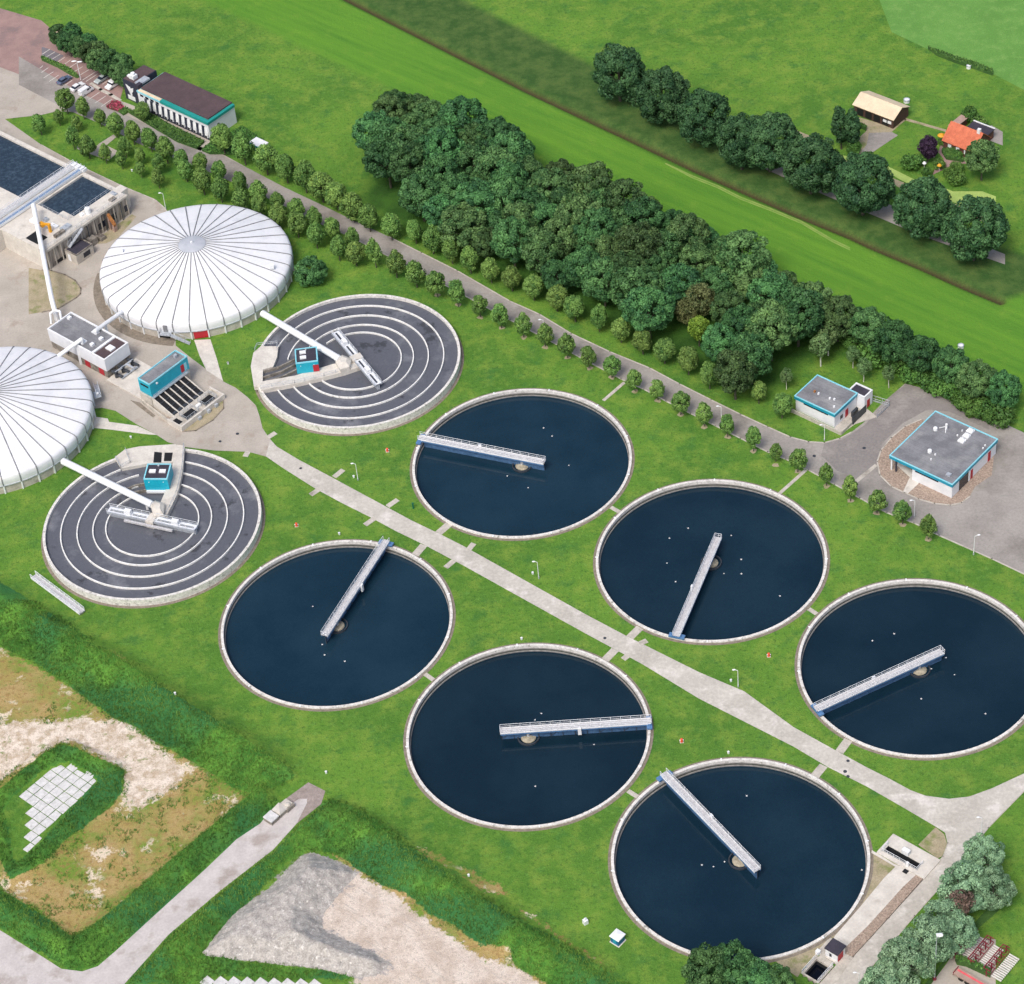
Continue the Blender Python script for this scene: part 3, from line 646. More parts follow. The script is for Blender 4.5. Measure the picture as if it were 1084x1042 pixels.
def ok_edge(x, y):
    n = smooth_noise(x, y, 2.4, 21) + .5 * smooth_noise(x, y, 1, 22)
    return (sdf(dry, x, y) < 0) & (sdf(tileberm, x, y) > 0) & (n > .14) & (sdf(sand, x, y) > -1)
tufts('weeds', 40000, (-145, -40, 290, 380), ok_edge, .2, .6, .12, 'scattered weeds on the dry sandy ground inside the banks', (.3, 1.1))
# ------------------------------------------------------------------ site grid: s along the plant road, t across it
AE = math.atan2(E1.y, E1.x)
ORG = {}
def sthing(name, label, cat, s, t, group=None, z=0.0):
    o = thing(name, label, cat, W2(s, t, z), AE, group); ORG[o.name] = (s, t, z); return o
def sb(mb, name, mats, parent, smooth=False):
    """build a mesh given in absolute site coordinates under its thing"""
    s, t, z = ORG[parent.name]; mb.v = [(x - s, y - t, w - z) for x, y, w in mb.v]
    return mb.build(name, mats, parent, smooth)
def sub(mb, name, mats, parent, root):
    s, t, z = ORG[root.name]; mb.v = [(x - s, y - t, w - z) for x, y, w in mb.v]
    return mb.build(name, mats, parent)
def ST(zf, x, y, z=0.0):
    q = PZ(zf, x, y, z); return (q.dot(E1), q.dot(E2))
def angle(c, p): return math.degrees(math.atan2(p.y - c.y, p.x - c.x))

# ------------------------------------------------------------------ six settling tanks
M['algae'] = surf('algae_stained_wall', (66, 70, 58), (44, 50, 44), 1.2, .8, 3, .25)
def make_tank():
    t = thing('settling_tank', '', 'tank', (0, 0, 0), 0, 'round settling tanks on the lawn')
    MB().ring(0, 0, 24.42, 25.0, -.35, .38, n=160).build('rim', 'rim', t, True)
    MB().ring(0, 0, 24.46, 24.96, -2.4, -.35, n=160).build('wall', 'tank_inner', t, True)
    MB().ring(0, 0, 25.0, 25.62, -.3, .06, n=160).build('gravel_edge', 'strip', t, True)
    MB().disc(0, 0, 24.5, -1.15, 160).build('water', 'water', t)
    w = MB().ring(0, 0, 2.05, 2.3, -1.6, -.75, n=40).build('feed_well', 'dark_metal', t, True)
    MB().lathe(0, 0, [(0, -.55), (.5, -.58), (1.35, -.8), (1.55, -1.0), (1.55, -1.3)], 32).build('well_cone', 'beige_well', t, True)
    m = MB(); m.ring(0, 0, 24.15, 24.38, -1.2, -.92, n=160); m.build('weir', 'tank_inner', t, True); MB().ring(0, 0, 24.40, 24.47, -1.3, -.72, n=160).build('algae_band', 'algae', t, True)
    for a in range(0, 360, 30):
        b = MB(); b.box(24.55, 25.15, -.14, .14, .38, .5); o = b.build('rim_block', 'white', t); o.rotation_euler.z = R_(a + 11)
    return t
TL = {'N0': 'round tank of dark water, its bridge pointing left, next to the upper ringed tank',
      'N1': 'round tank of dark water, middle one between the plant road and the tree row',
      'N2': 'round tank of dark water cut by the right edge, nearest the cobbled building yard',
      'S0': 'round tank of dark water below the plant road whose bridge points up to the road',
      'S1': 'round tank of dark water below the plant road, middle one, bridge pointing right',
      'S2': 'round tank of dark water beside the concrete outlet channel, bridge pointing up left'}
t0 = make_tank()
for k, c in TANKS.items():
    if k == 'N0': t0.location = c; t0['label'] = TL[k]
    else: dup(t0, c, R_(hash(k) % 7 * 0 + {'N1': 40, 'N2': 75, 'S0': 120, 'S1': 200, 'S2': 260}[k]), TL[k])

def make_bridge():
    t = thing('scraper_bridge', '', 'bridge', (0, 0, 0), 0, 'rotating bridges over the settling tanks')
    x0, x1 = -5.6, 25.3; hw = .68
    MB().box(x0, x1, -hw, hw, 1.42, 1.5).build('deck', 'deck', t)
    for s in (-1, 1):
        MB().box(x0, x1 - .2, s * (hw + .02), s * (hw + .12), 1.28, 1.62).build('girder', 'white', t)
        MB().box(x0 + .05, x1 - .4, s * (hw + .0), s * (hw + .08), .85, 1.26).build('lower_girder', 'blue_steel', t)
        MB().rail((x0, s * (hw + .07)), (x1 - .1, s * (hw + .07)), 1.5, 1.5, 1.05, 2.0, .045).build('railing', 'rail', t)
    for i in range(12):
        x = x0 + .2 + i * 2.5
        b = MB(); b.box(-.06, .06, -.12, .02, -1.5, 1.4); o = b.build('post', 'dark_metal', t); o.location = (x, 0, 0)
        if i % 2 == 0 and i < 11:
            MB().tube((x, -.1, -.9), (x + 1.8, -.1, .6), .05, n=5).build('brace', 'dark_metal', t)
    MB().box(x0 + .2, 24.1, .03, .09, -1.4, .72).build('scraper_blade', 'blade', t)
    b = MB(); b.box(24.2, 25.35, -1.7, 1.7, .75, 1.15); b.box(24.5, 25.1, -1.0, 1.0, 1.15, 1.42); c = b.build('end_carriage', 'blue_steel', t)
    for s in (-1, 1): MB().tube((24.45, s * 1.35, .62), (25.0, s * 1.35, .62), .24, n=14).build('wheel', 'tyre', c)
    b = MB(); b.box(10.2, 10.9, -1.25, -.85, .0, 1.9); b.build('control_box', 'white', t)
    b = MB(); b.tube((0, 0, -1.2), (0, 0, 1.4), .35, n=16); b.build('pivot', 'grey_metal', t, True)
    MB().box(x0 - .05, x0 + .06, -.8, .8, .95, 2.5).build('end_gate', 'rail', t) if False else MB().rail((x0, -.75), (x0, .75), 1.5, 1.5, 1.05, .75, .045).build('end_railing', 'rail', t)
    return t
ends = {'N0': (zC1, 96, 345), 'N1': (zC2, 404, 752), 'N2': (zC3, 178, 752), 'S0': (zC4, 783, 100), 'S1': (zC5, 1040, 398), 'S2': (zC6, 236, 148)}
BL = {'N0': 'white railed bridge pointing left over the dark tank next to the upper ringed tank', 'N1': 'steep white railed bridge whose foot meets the lower rim of its tank',
      'N2': 'white railed bridge rising to the right over the tank at the right edge', 'S0': 'steep white railed bridge whose top end meets the rim near the plant road',
      'S1': 'level white railed bridge resting on the right hand rim of its tank', 'S2': 'white railed bridge running down right from the upper left rim of the lowest tank'}
br0 = make_bridge(); first = True
for k, (zf, x, y) in ends.items():
    c = TANKS[k]; a = R_(angle(c, PZ(zf, x, y, 1.5)))
    if first: br0.location = c; br0.rotation_euler.z = a; br0['label'] = BL[k]; first = False
    else: dup(br0, c, a, BL[k])

# ------------------------------------------------------------------ two ringed aeration tanks
RINGS = [20.75, 17.07, 13.5, 10.6]
def aer_tank(c, label, gaps, zf, dk, walk, chan):
    t = thing('aeration_tank', label, 'tank', c, 0, 'ringed aeration tanks')
    MB().ring(0, 0, 24.0, 24.62, -.2, 1.9, n=180).build('outer_wall', 'rim', t, True)
    MB().ring(0, 0, 24.62, 25.3, -.1, .06, n=150).build('gravel_edge', 'strip', t, True)
    MB().disc(0, 0, 24.05, 1.2, 150).build('water', 'sludge', t)
    for r, (pa, pb) in zip(RINGS, gaps):
        a = angle(c, PZ(zf, *pa, 1.75)); b = angle(c, PZ(zf, *pb, 1.75))
        # sweep the long way round
        while b < a: b += 360
        if b - a < 180: a, b = b, a + 360
        MB().ring(0, 0, r - .26, r, .2, 1.62, a, b, 180).build('ring_wall', 'ring_top', t, True)
    m = MB(); m.prism([PZ(zf, *q, 2.0) for q in dk[0]], 1.0, 2.05); m.build('platform', 'concrete_light', t, world=True)
    for h in dk[1]:
        m = MB(); m.prism([PZ(zf, *q, 2.06) for q in h], 1.4, 2.07, 0); m.build('pit', 'black', t, world=True)
    m = MB(); m.prism([PZ(zf, *q, 2.3) for q in walk], 1.1, 2.35); w = m.build('walkway', 'concrete_light', t, world=True)
    for ch in chan:
        m = MB(); pts = [PZ(zf, *q, 1.9) for q in ch]
        for a, b in zip(pts[:-1], pts[1:]): m.obox(a, b, .35, .3, 1.95)
        m.build('channel_wall', 'concrete_dark', t, world=True)
    return t, w
C_A1 = Vector((-33.35, 479.35, 0)); C_A2 = Vector((-80.95, 430.1, 0))
tA1, wk1 = aer_tank(C_A1, 'ringed grey tank between the right covered tank and the tree row', [((228, 800), (228, 610)), ((292, 783), (268, 665)), ((358, 775), (350, 605)), ((418, 760), (430, 590))], zG,
    ([(118, 640), (150, 612), (228, 612), (222, 660), (205, 702), (160, 715), (158, 790), (120, 790), (106, 700)], []),
    [(140, 770), (300, 742), (470, 690), (590, 672), (592, 700), (520, 725), (430, 748), (300, 778), (150, 806)], [[(152, 722), (230, 702), (300, 668)], [(158, 748), (240, 722), (302, 690)], [(160, 770), (245, 745), (310, 712)]])
tA2, wk2 = aer_tank(C_A2, 'ringed grey tank below the gravel junction, at the left edge', [((650, 160), (365, 195)), ((635, 212), (445, 215)), ((632, 262), (455, 262)), ((612, 298), (400, 298))], zD,
    ([(340, 143), (385, 108), (450, 95), (610, 85), (612, 165), (515, 168), (500, 168), (410, 185), (370, 192)], [[(514, 118), (548, 122), (545, 166), (510, 166)], [(560, 122), (596, 122), (590, 160), (556, 160)]]),
    [(612, 88), (648, 92), (640, 200), (618, 300), (570, 402), (520, 392), (560, 300), (590, 200)], [[(370, 290), (430, 265), (478, 255)], [(385, 305), (440, 292), (478, 285)]])
for w, zf, pts in ((wk1, zG, [[(150, 800), (300, 775), (430, 745), (585, 700)]]), (wk2, zD, [[(646, 92), (638, 200), (616, 300), (568, 400)]])):
    for l in pts:
        q = [PZ(zf, x, y, 2.35) for x, y in l]; m = MB()
        for a, b in zip(q[:-1], q[1:]): m.rail(a, b, 2.35, 2.35, 1.0, 2.2, .05)
        root = w.parent; m.v = [(x - root.location.x, y - root.location.y, z) for x, y, z in m.v]; m.build('railing', 'grey_metal', w)
# small railed stair landings on the platforms
for root, zf, l in ((tA1, zG, [(125, 635), (135, 612), (225, 602), (222, 628)]), (tA2, zD, [(388, 112), (408, 168), (368, 192), (345, 150)])):
    q = [PZ(zf, x, y, 2.05) for x, y in l]; m = MB()
    for a, b in zip(q[:-1], q[1:]): m.rail(a, b, 2.05, 2.05, 1.0, 1.5, .05)
    m.build('platform_railing', 'grey_metal', root, world=True)
# hubs
def hub(zf, pts, z0, z1, parent):
    m = MB(); q = [PZ(zf, x, y, z1) for x, y in pts]; m.prism(q, z0, z1 - .8, 0)
    cx = sum(p.x for p in q) / len(q); cy = sum(p.y for p in q) / len(q); n = len(q)
    m.add([(p.x, p.y, z1 - .8) for p in q] + [(cx + (p.x - cx) * .45, cy + (p.y - cy) * .45, z1) for p in q], [tuple(range(n))[::-1], tuple(range(n, 2 * n))] + [(i, (i + 1) % n, n + (i + 1) % n, n + i) for i in range(n)])
    m.build('hub', 'concrete_light', parent, world=True)
hub(zG, [(478, 668), (508, 638), (550, 655), (540, 690), (500, 703)], 1.5, 4.2, tA1)
hub(zD, [(495, 345), (515, 322), (556, 335), (552, 385), (510, 392)], 1.5, 4.2, tA2)

def rotor(zf, a, b, label, beam=None):
    A = PZ(zf, *a, 2.9); B = PZ(zf, *b, 2.9); c = (A + B) / 2; L = (B - A).length / 2
    t = thing('aerator_bridge', label, 'bridge', (c.x, c.y, 0), math.atan2(B.y - A.y, B.x - A.x), 'aerator bridges of the ringed tanks')
    for x0, x1 in ((-L, -.9), (.9, L)):
        MB().box(x0, x1, -.85, .85, 2.75, 2.88).build('deck', 'rail', t)
        for q0, q1 in ((x0 + .5, (x0 + x1) / 2 - 1.1), ((x0 + x1) / 2 + 1.1, x1 - .5)): MB().box(q0, q1, -.22, .22, 2.88, 2.9).build('slot', 'dark_metal', t)
        for s in (-1, 1):
            MB().box(x0, x1, s * .86, s * .98, 2.45, 3.05).build('girder', 'grey_metal', t)
            MB().rail((x0, s * .9), (x1, s * .9), 2.9, 2.9, 1.0, 2.0, .045).build('railing', 'rail', t)
        xm = (x0 + x1) / 2
        MB().box(xm - .8, xm + .8, -.5, .5, 2.9, 4.0).build('motor_box', 'white', t)
        MB().box(x0, x1, -.35, .35, 1.0, 2.3).build('rotor_hood', 'grey_metal', t)
    MB().box(-.95, .95, -1.4, 1.4, 1.2, 3.2).build('pier', 'concrete_light', t)
    if beam: MB().box(-L * .55, L * .55, beam, beam + .5, 2.3, 2.75).build('service_beam', 'deck', t)
    return t
rotor(zG, (478, 548), (668, 778), 'pale steel bridge crossing steeply over the ringed tank by the trees')
rotor(zD, (312, 372), (697, 455), 'pale steel bridge lying level across the ringed tank at the left edge', -2.2)

def cabin(zf, roof, z0, z1, label, panels, door=None, chamfer=False, band=False):
    A, B, C = roof; o, a, L, Wd = rect3(zf, A, B, C, z1)
    t = thing('teal_cabin', label, 'cabin', o, a, 'teal cabins on the ringed tanks')
    MB().box(0, L, 0, Wd, z0, z1 - .25).build('wall', 'teal_bright', t)
    m = MB(); m.box(.3, L - .3, .3, Wd - .3, z1 - .24, z1 - .12); m.build('roof', 'roof_dark', t)
    m = MB()
    for q in ((0, L, 0, .25), (0, L, Wd - .25, Wd), (0, .25, .25, Wd - .25), (L - .25, L, .25, Wd - .25)): m.box(q[0] - .02, q[1] + .02, q[2] - .02, q[3] + .02, z1 - .25, z1 + .02)
    m.build('parapet', 'teal_edge', t)
    for (x, y) in panels:
        MB().box(L * x - .75, L * x + .75, Wd * y - .5, Wd * y + .5, z1 - .12, z1 + .2).build('skylight', 'white', t)
    MB().ball((L * .5, Wd * .85, z1 + .1), .25, .25, .3).build('vent', 'grey_metal', t)
    if door: MB().box(*door, -.06, -.0, z0 + .1, z0 + 2.1).build('door', 'red', t)
    if band: MB().box(.2, L - .2, -.5, 0, z0 - .6, z0).build('plinth', 'white', t)
    for x in (.2, .8): MB().box(L * x - .1, L * x + .1, -.03, 0, z1 - 1.1, z1 - .9).build('lamp', 'white', t)
    return t, L, Wd
cabin(za1, ((410, 348), (592, 325), (388, 232)), 2.35, 5.6, 'teal cabin with a red door beside the pipe on the ringed tank by the trees', [(.35, .35), (.35, .7)], (3.9, 5.3))
cabin(za2, ((362, 410), (582, 410), (385, 268)), 2.2, 5.6, 'teal cabin with a white foot band on the ringed tank at the left edge', [(.3, .5), (.72, .5)], None, band=True)

def bigpipe(a, b, r, label, supports=(), mat='white', flange=True):
    t = thing('pipe', label, 'pipe', (a.x, a.y, 0), 0, 'white pipes between the covered tanks')
    o = a.copy(); o.z = 0
    MB().tube(a - o, b - o, r, n=20).build('pipe_run', mat, t, True)
    d = (b - a)
    for k in (.02, .35, .68, .97) if flange else ():
        p = a + d * k - o; dd = d.normalized() * .1
        MB().tube(p - dd, p + dd, r * 1.1, n=20).build('flange', mat, t, True)
    for k in supports:
        p = a + d * k - o; m = MB(); m.box(p.x - .25, p.x + .25, p.y - .25, p.y + .25, 0, p.z - r * .7); m.build('support', 'white', t)
    return t
bigpipe(PZ(zG, 158, 466, 3.0), PZ(zG, 498, 668, 3.6), .82, 'thick white pipe from the right covered tank to the ringed tank by the trees', (.97,))
bigpipe(PZ(zD, 112, 160, 3.0), PZ(zD, 505, 352, 3.6), .82, 'thick white pipe from the left covered tank to the ringed tank at the left edge', (.93,))

# ------------------------------------------------------------------ two covered tanks
CD = [Vector((-72.3, 519.5, 0)), Vector((-119.8, 470.2, 0))]
PROF = [(23.95, 2.45), (24.08, 3.4), (24.05, 4.5), (23.85, 4.98), (23.4, 5.3), (22.4, 5.64), (20, 6.3), (15, 7.6), (9, 9.15), (3.2, 10.65)]
def cover_tank():
    t = thing('covered_tank', '', 'tank', CD[0], 0, 'white covered tanks')
    MB().ring(0, 0, 23.3, 23.75, -.2, 2.7, n=150).build('wall', 'concrete', t, True)
    MB().lathe(0, 0, PROF[::-1], 144).build('cover', 'cover', t, True)
    m = MB()
    for i in range(36):
        a = R_(i * 10 + 7.3); c, s = math.cos(a), math.sin(a)
        for (r0, z0), (r1, z1) in zip(PROF[:-1], PROF[1:]):
            m.tube((r0 * c, r0 * s, z0), (r1 * c, r1 * s, z1), (.17, .15)[r0 < 12], (.17, .15)[r1 < 12], n=5, caps=False)
    m.build('seams', 'seam', t)
    MB().ring(0, 0, 23.75, 24.1, 2.3, 2.5, n=144).build('lower_band', 'grey_metal', t, True)
    for i in range(36):
        m = MB(); m.box(23.72, 24.05, -.16, .16, 0, 2.35); o = m.build('rib', 'white', t); o.rotation_euler.z = R_(i * 10 + 7.3)
    MB().lathe(0, 0, [(0, 11.25), (1.5, 11.15), (3.1, 10.85), (3.45, 10.7), (3.45, 10.5)], 40).build('cap', 'grey_metal', t, True).data.materials[0] = M['cap']
    MB().lathe(0, 0, [(0, 11.6), (.3, 11.5), (.35, 11.1)], 12).build('cap_vent', 'white', t, True)
    return t
M['cap'] = surf('cap_sheet', (184, 188, 196), (172, 177, 186), .6, .55, 3, .05)
tD = cover_tank(); tD['label'] = 'big white conical cover with dark seams, whole tank with the red door'
d2 = dup(tD, CD[1], R_(3), 'big white conical cover cut off by the left edge')
def radial(c, p, z, r=23.8):
    q = PZ(*p, z); a = math.atan2(q.y - c.y, q.x - c.x); return a
a = radial(CD[0], (zB, 724, 400), 1.2)
m = MB(); m.box(23.7, 23.92, -1.9, 1.9, .1, 2.3); o = m.build('door', 'red', tD); o.rotation_euler.z = a
a = radial(CD[0], (zB, 545, 420), .8)
m = MB(); m.box(23.7, 23.9, -1.6, 1.6, .3, 1.7); o = m.build('opening', 'black', tD); o.rotation_euler.z = a
a = radial(CD[0], (zB, 572, 355), 3.3)
m = MB(); m.box(24.0, 25.6, -1.4, 1.4, 2.35, 2.45); o = m.build('landing', 'grey_metal', tD); o.rotation_euler.z = a
m = MB(); m.rail((25.6, -1.4), (25.6, 1.4), 2.45, 2.45, 1.1, .9); m.rail((24.1, -1.4), (25.6, -1.4), 2.45, 2.45, 1.1, .9); l = m.build('landing_railing', 'grey_metal', o)
m = MB(); m.box(23.9, 24.3, -.6, .4, 2.5, 4.4); l = m.build('hatch', 'seam', o)
m = MB(); m.slopebox((25.0, 1.4), (25.0, 6.0), 1.0, 2.2, .1, .12)
for s in (-.5, .5):
    for i in range(5): k = i / 4; m.tube((25 + s, 1.4 + 4.6 * k, 2.3 - 2.1 * k), (25 + s, 1.4 + 4.6 * k, 3.3 - 2.1 * k), .04, n=5)
    m.tube((25 + s, 1.4, 3.3), (25 + s, 6, 1.2), .05, n=5)
l = m.build('stair', 'grey_metal', o)
for q in ((zT, 895, 690, 7.2), (zT, 318, 632, 7.2)):
    p = PZ(*q) - CD[0]; m = MB(); m.box(p.x - .5, p.x + .5, p.y - .5, p.y + .5, 6.4, 7.35); m.build('cover_hatch', 'white', tD)
# gravel ring at the foot of the covered tanks
m = MB(); m.ring(0, 0, 23.7, 26.4, -.1, .12, angle(CD[0], P(108, 290)), angle(CD[0], P(180, 375)) + (360 if angle(CD[0], P(180, 375)) < angle(CD[0], P(108, 290)) else 0), 140)
m.build('gravel_ring', 'strip', tD)
# stair tower on the left covered tank
c = PZ(zB, 238, 690, 0); a = math.atan2(c.y - CD[1].y, c.x - CD[1].x) - R_(2)
st = thing('stair', 'grey railed steel stair against the left covered tank beside the yard', 'stair', (CD[1].x + 24.9 * math.cos(a), CD[1].y + 24.9 * math.sin(a), 0), a)
MB().box(-.6, .9, -1.2, 1.2, 2.35, 2.45).build('landing', 'grey_metal', st)
m = MB(); m.slopebox((.5, 1.2), (.5, 6.5), 1.0, 2.2, .1, .12)
for i in range(12): m.box(.05, .95, 1.3 + i * .43, 1.55 + i * .43, 2.2 - i * .18, 2.26 - i * .18)
m.build('flight', 'grey_metal', st)
for s in (0, 1.0):
    m = MB(); m.rail((s, 1.2), (s, 6.5), 2.3, .1, 1.1, 1.0); m.rail((s, -1.2), (s, 1.2), 2.45, 2.45, 1.1, 1.0); m.build('railing', 'rail', st)
MB().ball((.3, 0, 2.8), .35, .35, .35).build('lamp', 'white', st)
# ------------------------------------------------------------------ white control building with pipes
def flat_roof(mb_parent, root, s0, s1, t0, t1, z, w=.3, h=.35, matr='roof_grey', trim='white', name='roof'):
    m = MB(); m.box(s0 + w, s1 - w, t0 + w, t1 - w, z - h - .1, z - h); r = sb(m, name, matr, root)
    m = MB()
    m.box(s0 - .03, s1 + .03, t0 - .03, t0 + w, z - h - .02, z); m.box(s0 - .03, s1 + .03, t1 - w, t1 + .03, z - h - .02, z)
    m.box(s0 - .03, s0 + w, t0 + w, t1 - w, z - h - .02, z); m.box(s1 - w, s1 + .03, t0 + w, t1 - w, z - h - .02, z)
    sb(m, 'parapet', trim, root); return r
B1 = sthing('control_building', 'white flat-roofed building with grey and brown roof between the two covered tanks', 'building', -424.3, 282)
m = MB(); m.box(-424.2, -404.3, 282.2, 289.7, 0, 2.3); sb(m, 'base_wall', 'concrete_dark', B1)
m = MB(); m.box(-424.3, -404.1, 282.0, 289.9, 2.3, 5.55); sb(m, 'wall', 'white_wall', B1)
flat_roof(B1, B1, -424.3, -408.5, 282.0, 289.9, 6.05)
flat_roof(B1, B1, -408.5, -404.1, 282.0, 289.9, 6.0, matr='roof_brown')
def st_box(root, name, mat, zf, x, y, z, hw, hd, h, st=None):
    s, t = ST(zf, x, y, z + h * .5); m = MB(); m.box(s - hw, s + hw, t - hd, t + hd, z, z + h); return sb(m, name, mat, root)
for x, y in ((290, 230), (582, 422), (500, 475)): st_box(B1, 'roof_vent', 'white', zb1, x, y, 5.7, .45, .45, .6)
st_box(B1, 'skylight', 'white', zb1, 668, 508, 5.65, 1.0, .8, .35)
st_box(B1, 'pipe_base', 'white', zb1, 410, 448, 5.7, .9, .8, .3); st_box(B1, 'pipe_base', 'white', zb1, 530, 362, 5.7, .9, .6, .25)
for s in (-411.3, -406.4):
    m = MB(); m.box(s - .9, s + .9, 282.0 + .1, 282.14, .2, 2.2); sb(m, 'door', 'red', B1)
m = MB(); m.box(-419.5, -418.0, 282.05, 282.15, .9, 1.9); sb(m, 'window', 'window', B1)
# machinery of dark pipes at its end
mc = sthing('pump_set', 'tangle of dark pump pipes at the end of the white control building', 'machinery', -402, 286)
for k, t in enumerate((283.4, 285.6, 288.6)):
    m = MB(); m.tube((-404, t, 1.6), (-402.6, t, 1.6), .42, n=12); m.tube((-402.6, t, 1.6), (-402.6, t, .3), .42, n=12); m.tube((-402.6, t + .2, 1.0), (-400.8, t + .4, 1.0), .38, n=12); m.tube((-402.6, t, 1.9), (-402.6, t, 2.3), .6, n=12)
    sb(m, 'pump', 'dark_metal', mc, True)
m = MB(); m.tube((-402.4, 283, 2.1), (-402.4, 289, 2.1), .25, n=10); m.tube((-402.4, 286.8, 2.2), (-399.8, 286.8, 2.2), .25, n=10); m.tube((-401, 283.5, .7), (-401, 288.8, .7), .3, n=10); sb(m, 'pipe_run', 'grey_metal', mc, True)
slabm = MB(); slabm.prism([W2(*q) for q in [(-404, 281.3), (-391, 281.3), (-391, 291), (-404, 291)]], 0, .3)
kind(slabm.build('machine_plinth', 'concrete_light'), 'structure')
def rbend(pts, r, n=14):
    m = MB()
    for a, b in zip(pts[:-1], pts[1:]): m.tube(a, b, r, n=n)
    for p in pts[1:-1]: m.ball(p, r * 1.02, r * 1.02, r * 1.02, nu=14, nv=8)
    return m
def pipething(label, pts, r, sup=()):
    a = pts[0]; t = thing('pipe', label, 'pipe', (a.x, a.y, 0), 0, 'white pipes between the covered tanks'); o = Vector((a.x, a.y, 0))
    rbend([p - o for p in pts], r).build('pipe_run', 'white', t, True)
    for p in sup:
        q = p - o; m = MB(); m.box(q.x - .3, q.x + .3, q.y - .22, q.y + .22, 0, q.z); m.build('support', 'white', t)
p1 = PZ(zb1, 530, 350, 6.6); p0 = Vector((p1.x, p1.y, 5.8)); p2 = PZ(zb1, 785, 168, 4.6)
pipething('white pipe from the control building roof to the right covered tank', [p0, p1, p2], .52, (p1.lerp(p2, .35),))
p1 = PZ(zb1, 400, 430, 7.0); p0 = Vector((p1.x, p1.y, 5.8)); p2 = PZ(zb1, 185, 585, 5.2)
pipething('white pipe from the control building roof to the left covered tank', [p0, p1, p2], .52, (p1.lerp(p2, .22),))
p0 = PZ(zB, -20, -180, 9.5); p1 = PZ(zB, 62, 240, 5.0); p2 = PZ(zB, 78, 300, 3.0)
pipething('long white pipe rising from behind the control building toward the concrete basin', [p0, p1, p2, Vector((p2.x, p2.y, 0))], .62)
q = PZ(zB, 62, 262, 4.6)
pipething('looped white pipe joining the control building behind its roof edge', [PZ(zB, 60, 345, 1.5), PZ(zB, 55, 300, 4), PZ(zB, 75, 285, 5), PZ(zB, 98, 292, 5), PZ(zB, 104, 330, 4.5)], .3)

# ------------------------------------------------------------------ teal screen building with inlet channels
B2 = sthing('screen_building', 'bright teal box building with grey roof raised over the screen channels', 'building', -391, 281)
m = MB(); m.box(-391.3, -387.3, 281.1, 293.6, 3.35, 6.85); sb(m, 'wall', 'teal_bright', B2)
flat_roof(B2, B2, -391.3, -387.3, 281.1, 293.6, 7.3, .2, .3, 'roof_grey', 'teal_edge')
m = MB(); m.box(-390.6, -388.0, 281.02, 281.1, 5.7, 6.2); sb(m, 'window', 'black', B2)
m = MB(); m.box(-387.3, -387.22, 291.0, 292.0, 3.9, 6.0); d = sb(m, 'door', 'red', B2)
m = MB(); m.box(-387.3, -387.25, 292.1, 292.9, 3.9, 6.0); sb(m, 'panel', 'teal_edge', B2)
m = MB(); m.box(-389.9, -389.2, 291.5, 292.3, 7.0, 7.8); sb(m, 'roof_vent', 'grey_metal', B2)
m = MB(); m.tube((-387.2, 283.2, 6.3), (-387.0, 283.2, 6.3), .28, n=12); sb(m, 'lamp', 'white', B2)
m = MB(); m.box(-391.2, -387.4, 281.2, 293.5, 0, 3.3); sb(m, 'base_wall', 'concrete', B2)
CH = sthing('inlet_works', 'concrete inlet channels with dark screens and square pits below the teal box building', 'channel', -380, 280)
for k, t in enumerate(np.linspace(281.05, 291.3, 7)):
    m = MB(); m.slopebox((-387.3, t), (-380.3, t - .1), .24, 0, 0, 3.25)
    v = m.v; m.v = [(x, y, z if z < 1 else (3.25 if x < -384 else 1.0)) for x, y, z in v]; sb(m, 'channel_wall', 'concrete_light', CH)
m = MB(); m.add([(-387.2, 281.1, 3.0), (-380.5, 281.1, .75), (-380.5, 291.2, .75), (-387.2, 291.2, 3.0)], [(0, 1, 2, 3)]); m.box(-387.2, -380.5, 281.1, 291.2, 0, .7); sb(m, 'channel_floor', 'black', CH)
for k, t in enumerate(np.linspace(281.9, 290.5, 6)):
    m = MB()
    for j in range(3): m.box(-387.0 + j * 2.0, -386.8 + j * 2.0, t - .6, t + .6, 2.9 - j * .62, 3.0 - j * .62)
    m.box(-381.4, -380.6, t - .65, t + .65, .8, 1.15); sb(m, 'screen', 'dark_metal', CH)
m = MB(); m.box(-387.25, -386.5, 280.9, 292.6, 3.3, 3.4); m.rail((-386.5, 281), (-386.5, 292.6), 3.4, 3.4, 1.0, 1.6, .05); sb(m, 'gantry', 'grey_metal', CH)
m = MB(); m.prism([(-391.3, 280.9), (-391.3, 280.55), (-380.2, 279.0), (-380.2, 279.35)], 0, 1.0); m.slopebox((-391.2, 280.9), (-387.2, 280.9), .4, 0, 0, 3.3); sb(m, 'side_wall', 'concrete', CH)
m = MB(); m.box(-380.5, -375.9, 279.2, 293.0, 0, 1.0)
sb(m, 'pit_slab', 'concrete', CH)
for t0, t1, nm in ((281.9, 285.4, 'pit'), (288.0, 291.4, 'pit')):
    m = MB(); m.box(-379.0, -376.8, t0, t1, .5, 1.02); sb(m, nm, 'black', CH)
    m = MB(); m.rail((-379.2, t0 - .2), (-379.2, t1 + .2), 1, 1, 1.0, 1.2, .05); m.rail((-376.6, t0 - .2), (-376.6, t1 + .2), 1, 1, 1.0, 1.2, .05)
    m.rail((-379.2, t0 - .2), (-376.6, t0 - .2), 1, 1, 1.0, 1.2, .05); m.rail((-379.2, t1 + .2), (-376.6, t1 + .2), 1, 1, 1.0, 1.2, .05); sb(m, 'pit_railing', 'grey_metal', CH)
m = MB(); m.box(-379.4, -377.2, 279.5, 280.8, .9, 1.02); sb(m, 'pit', 'black', CH)
m = MB()
for q in ((-380.5, -375.6, 278.9, 279.25), (-380.5, -375.6, 292.9, 293.25), (-376.0, -375.6, 279.25, 292.9)): m.box(*q, 0, 1.5)
sb(m, 'pit_wall', 'concrete_light', CH)
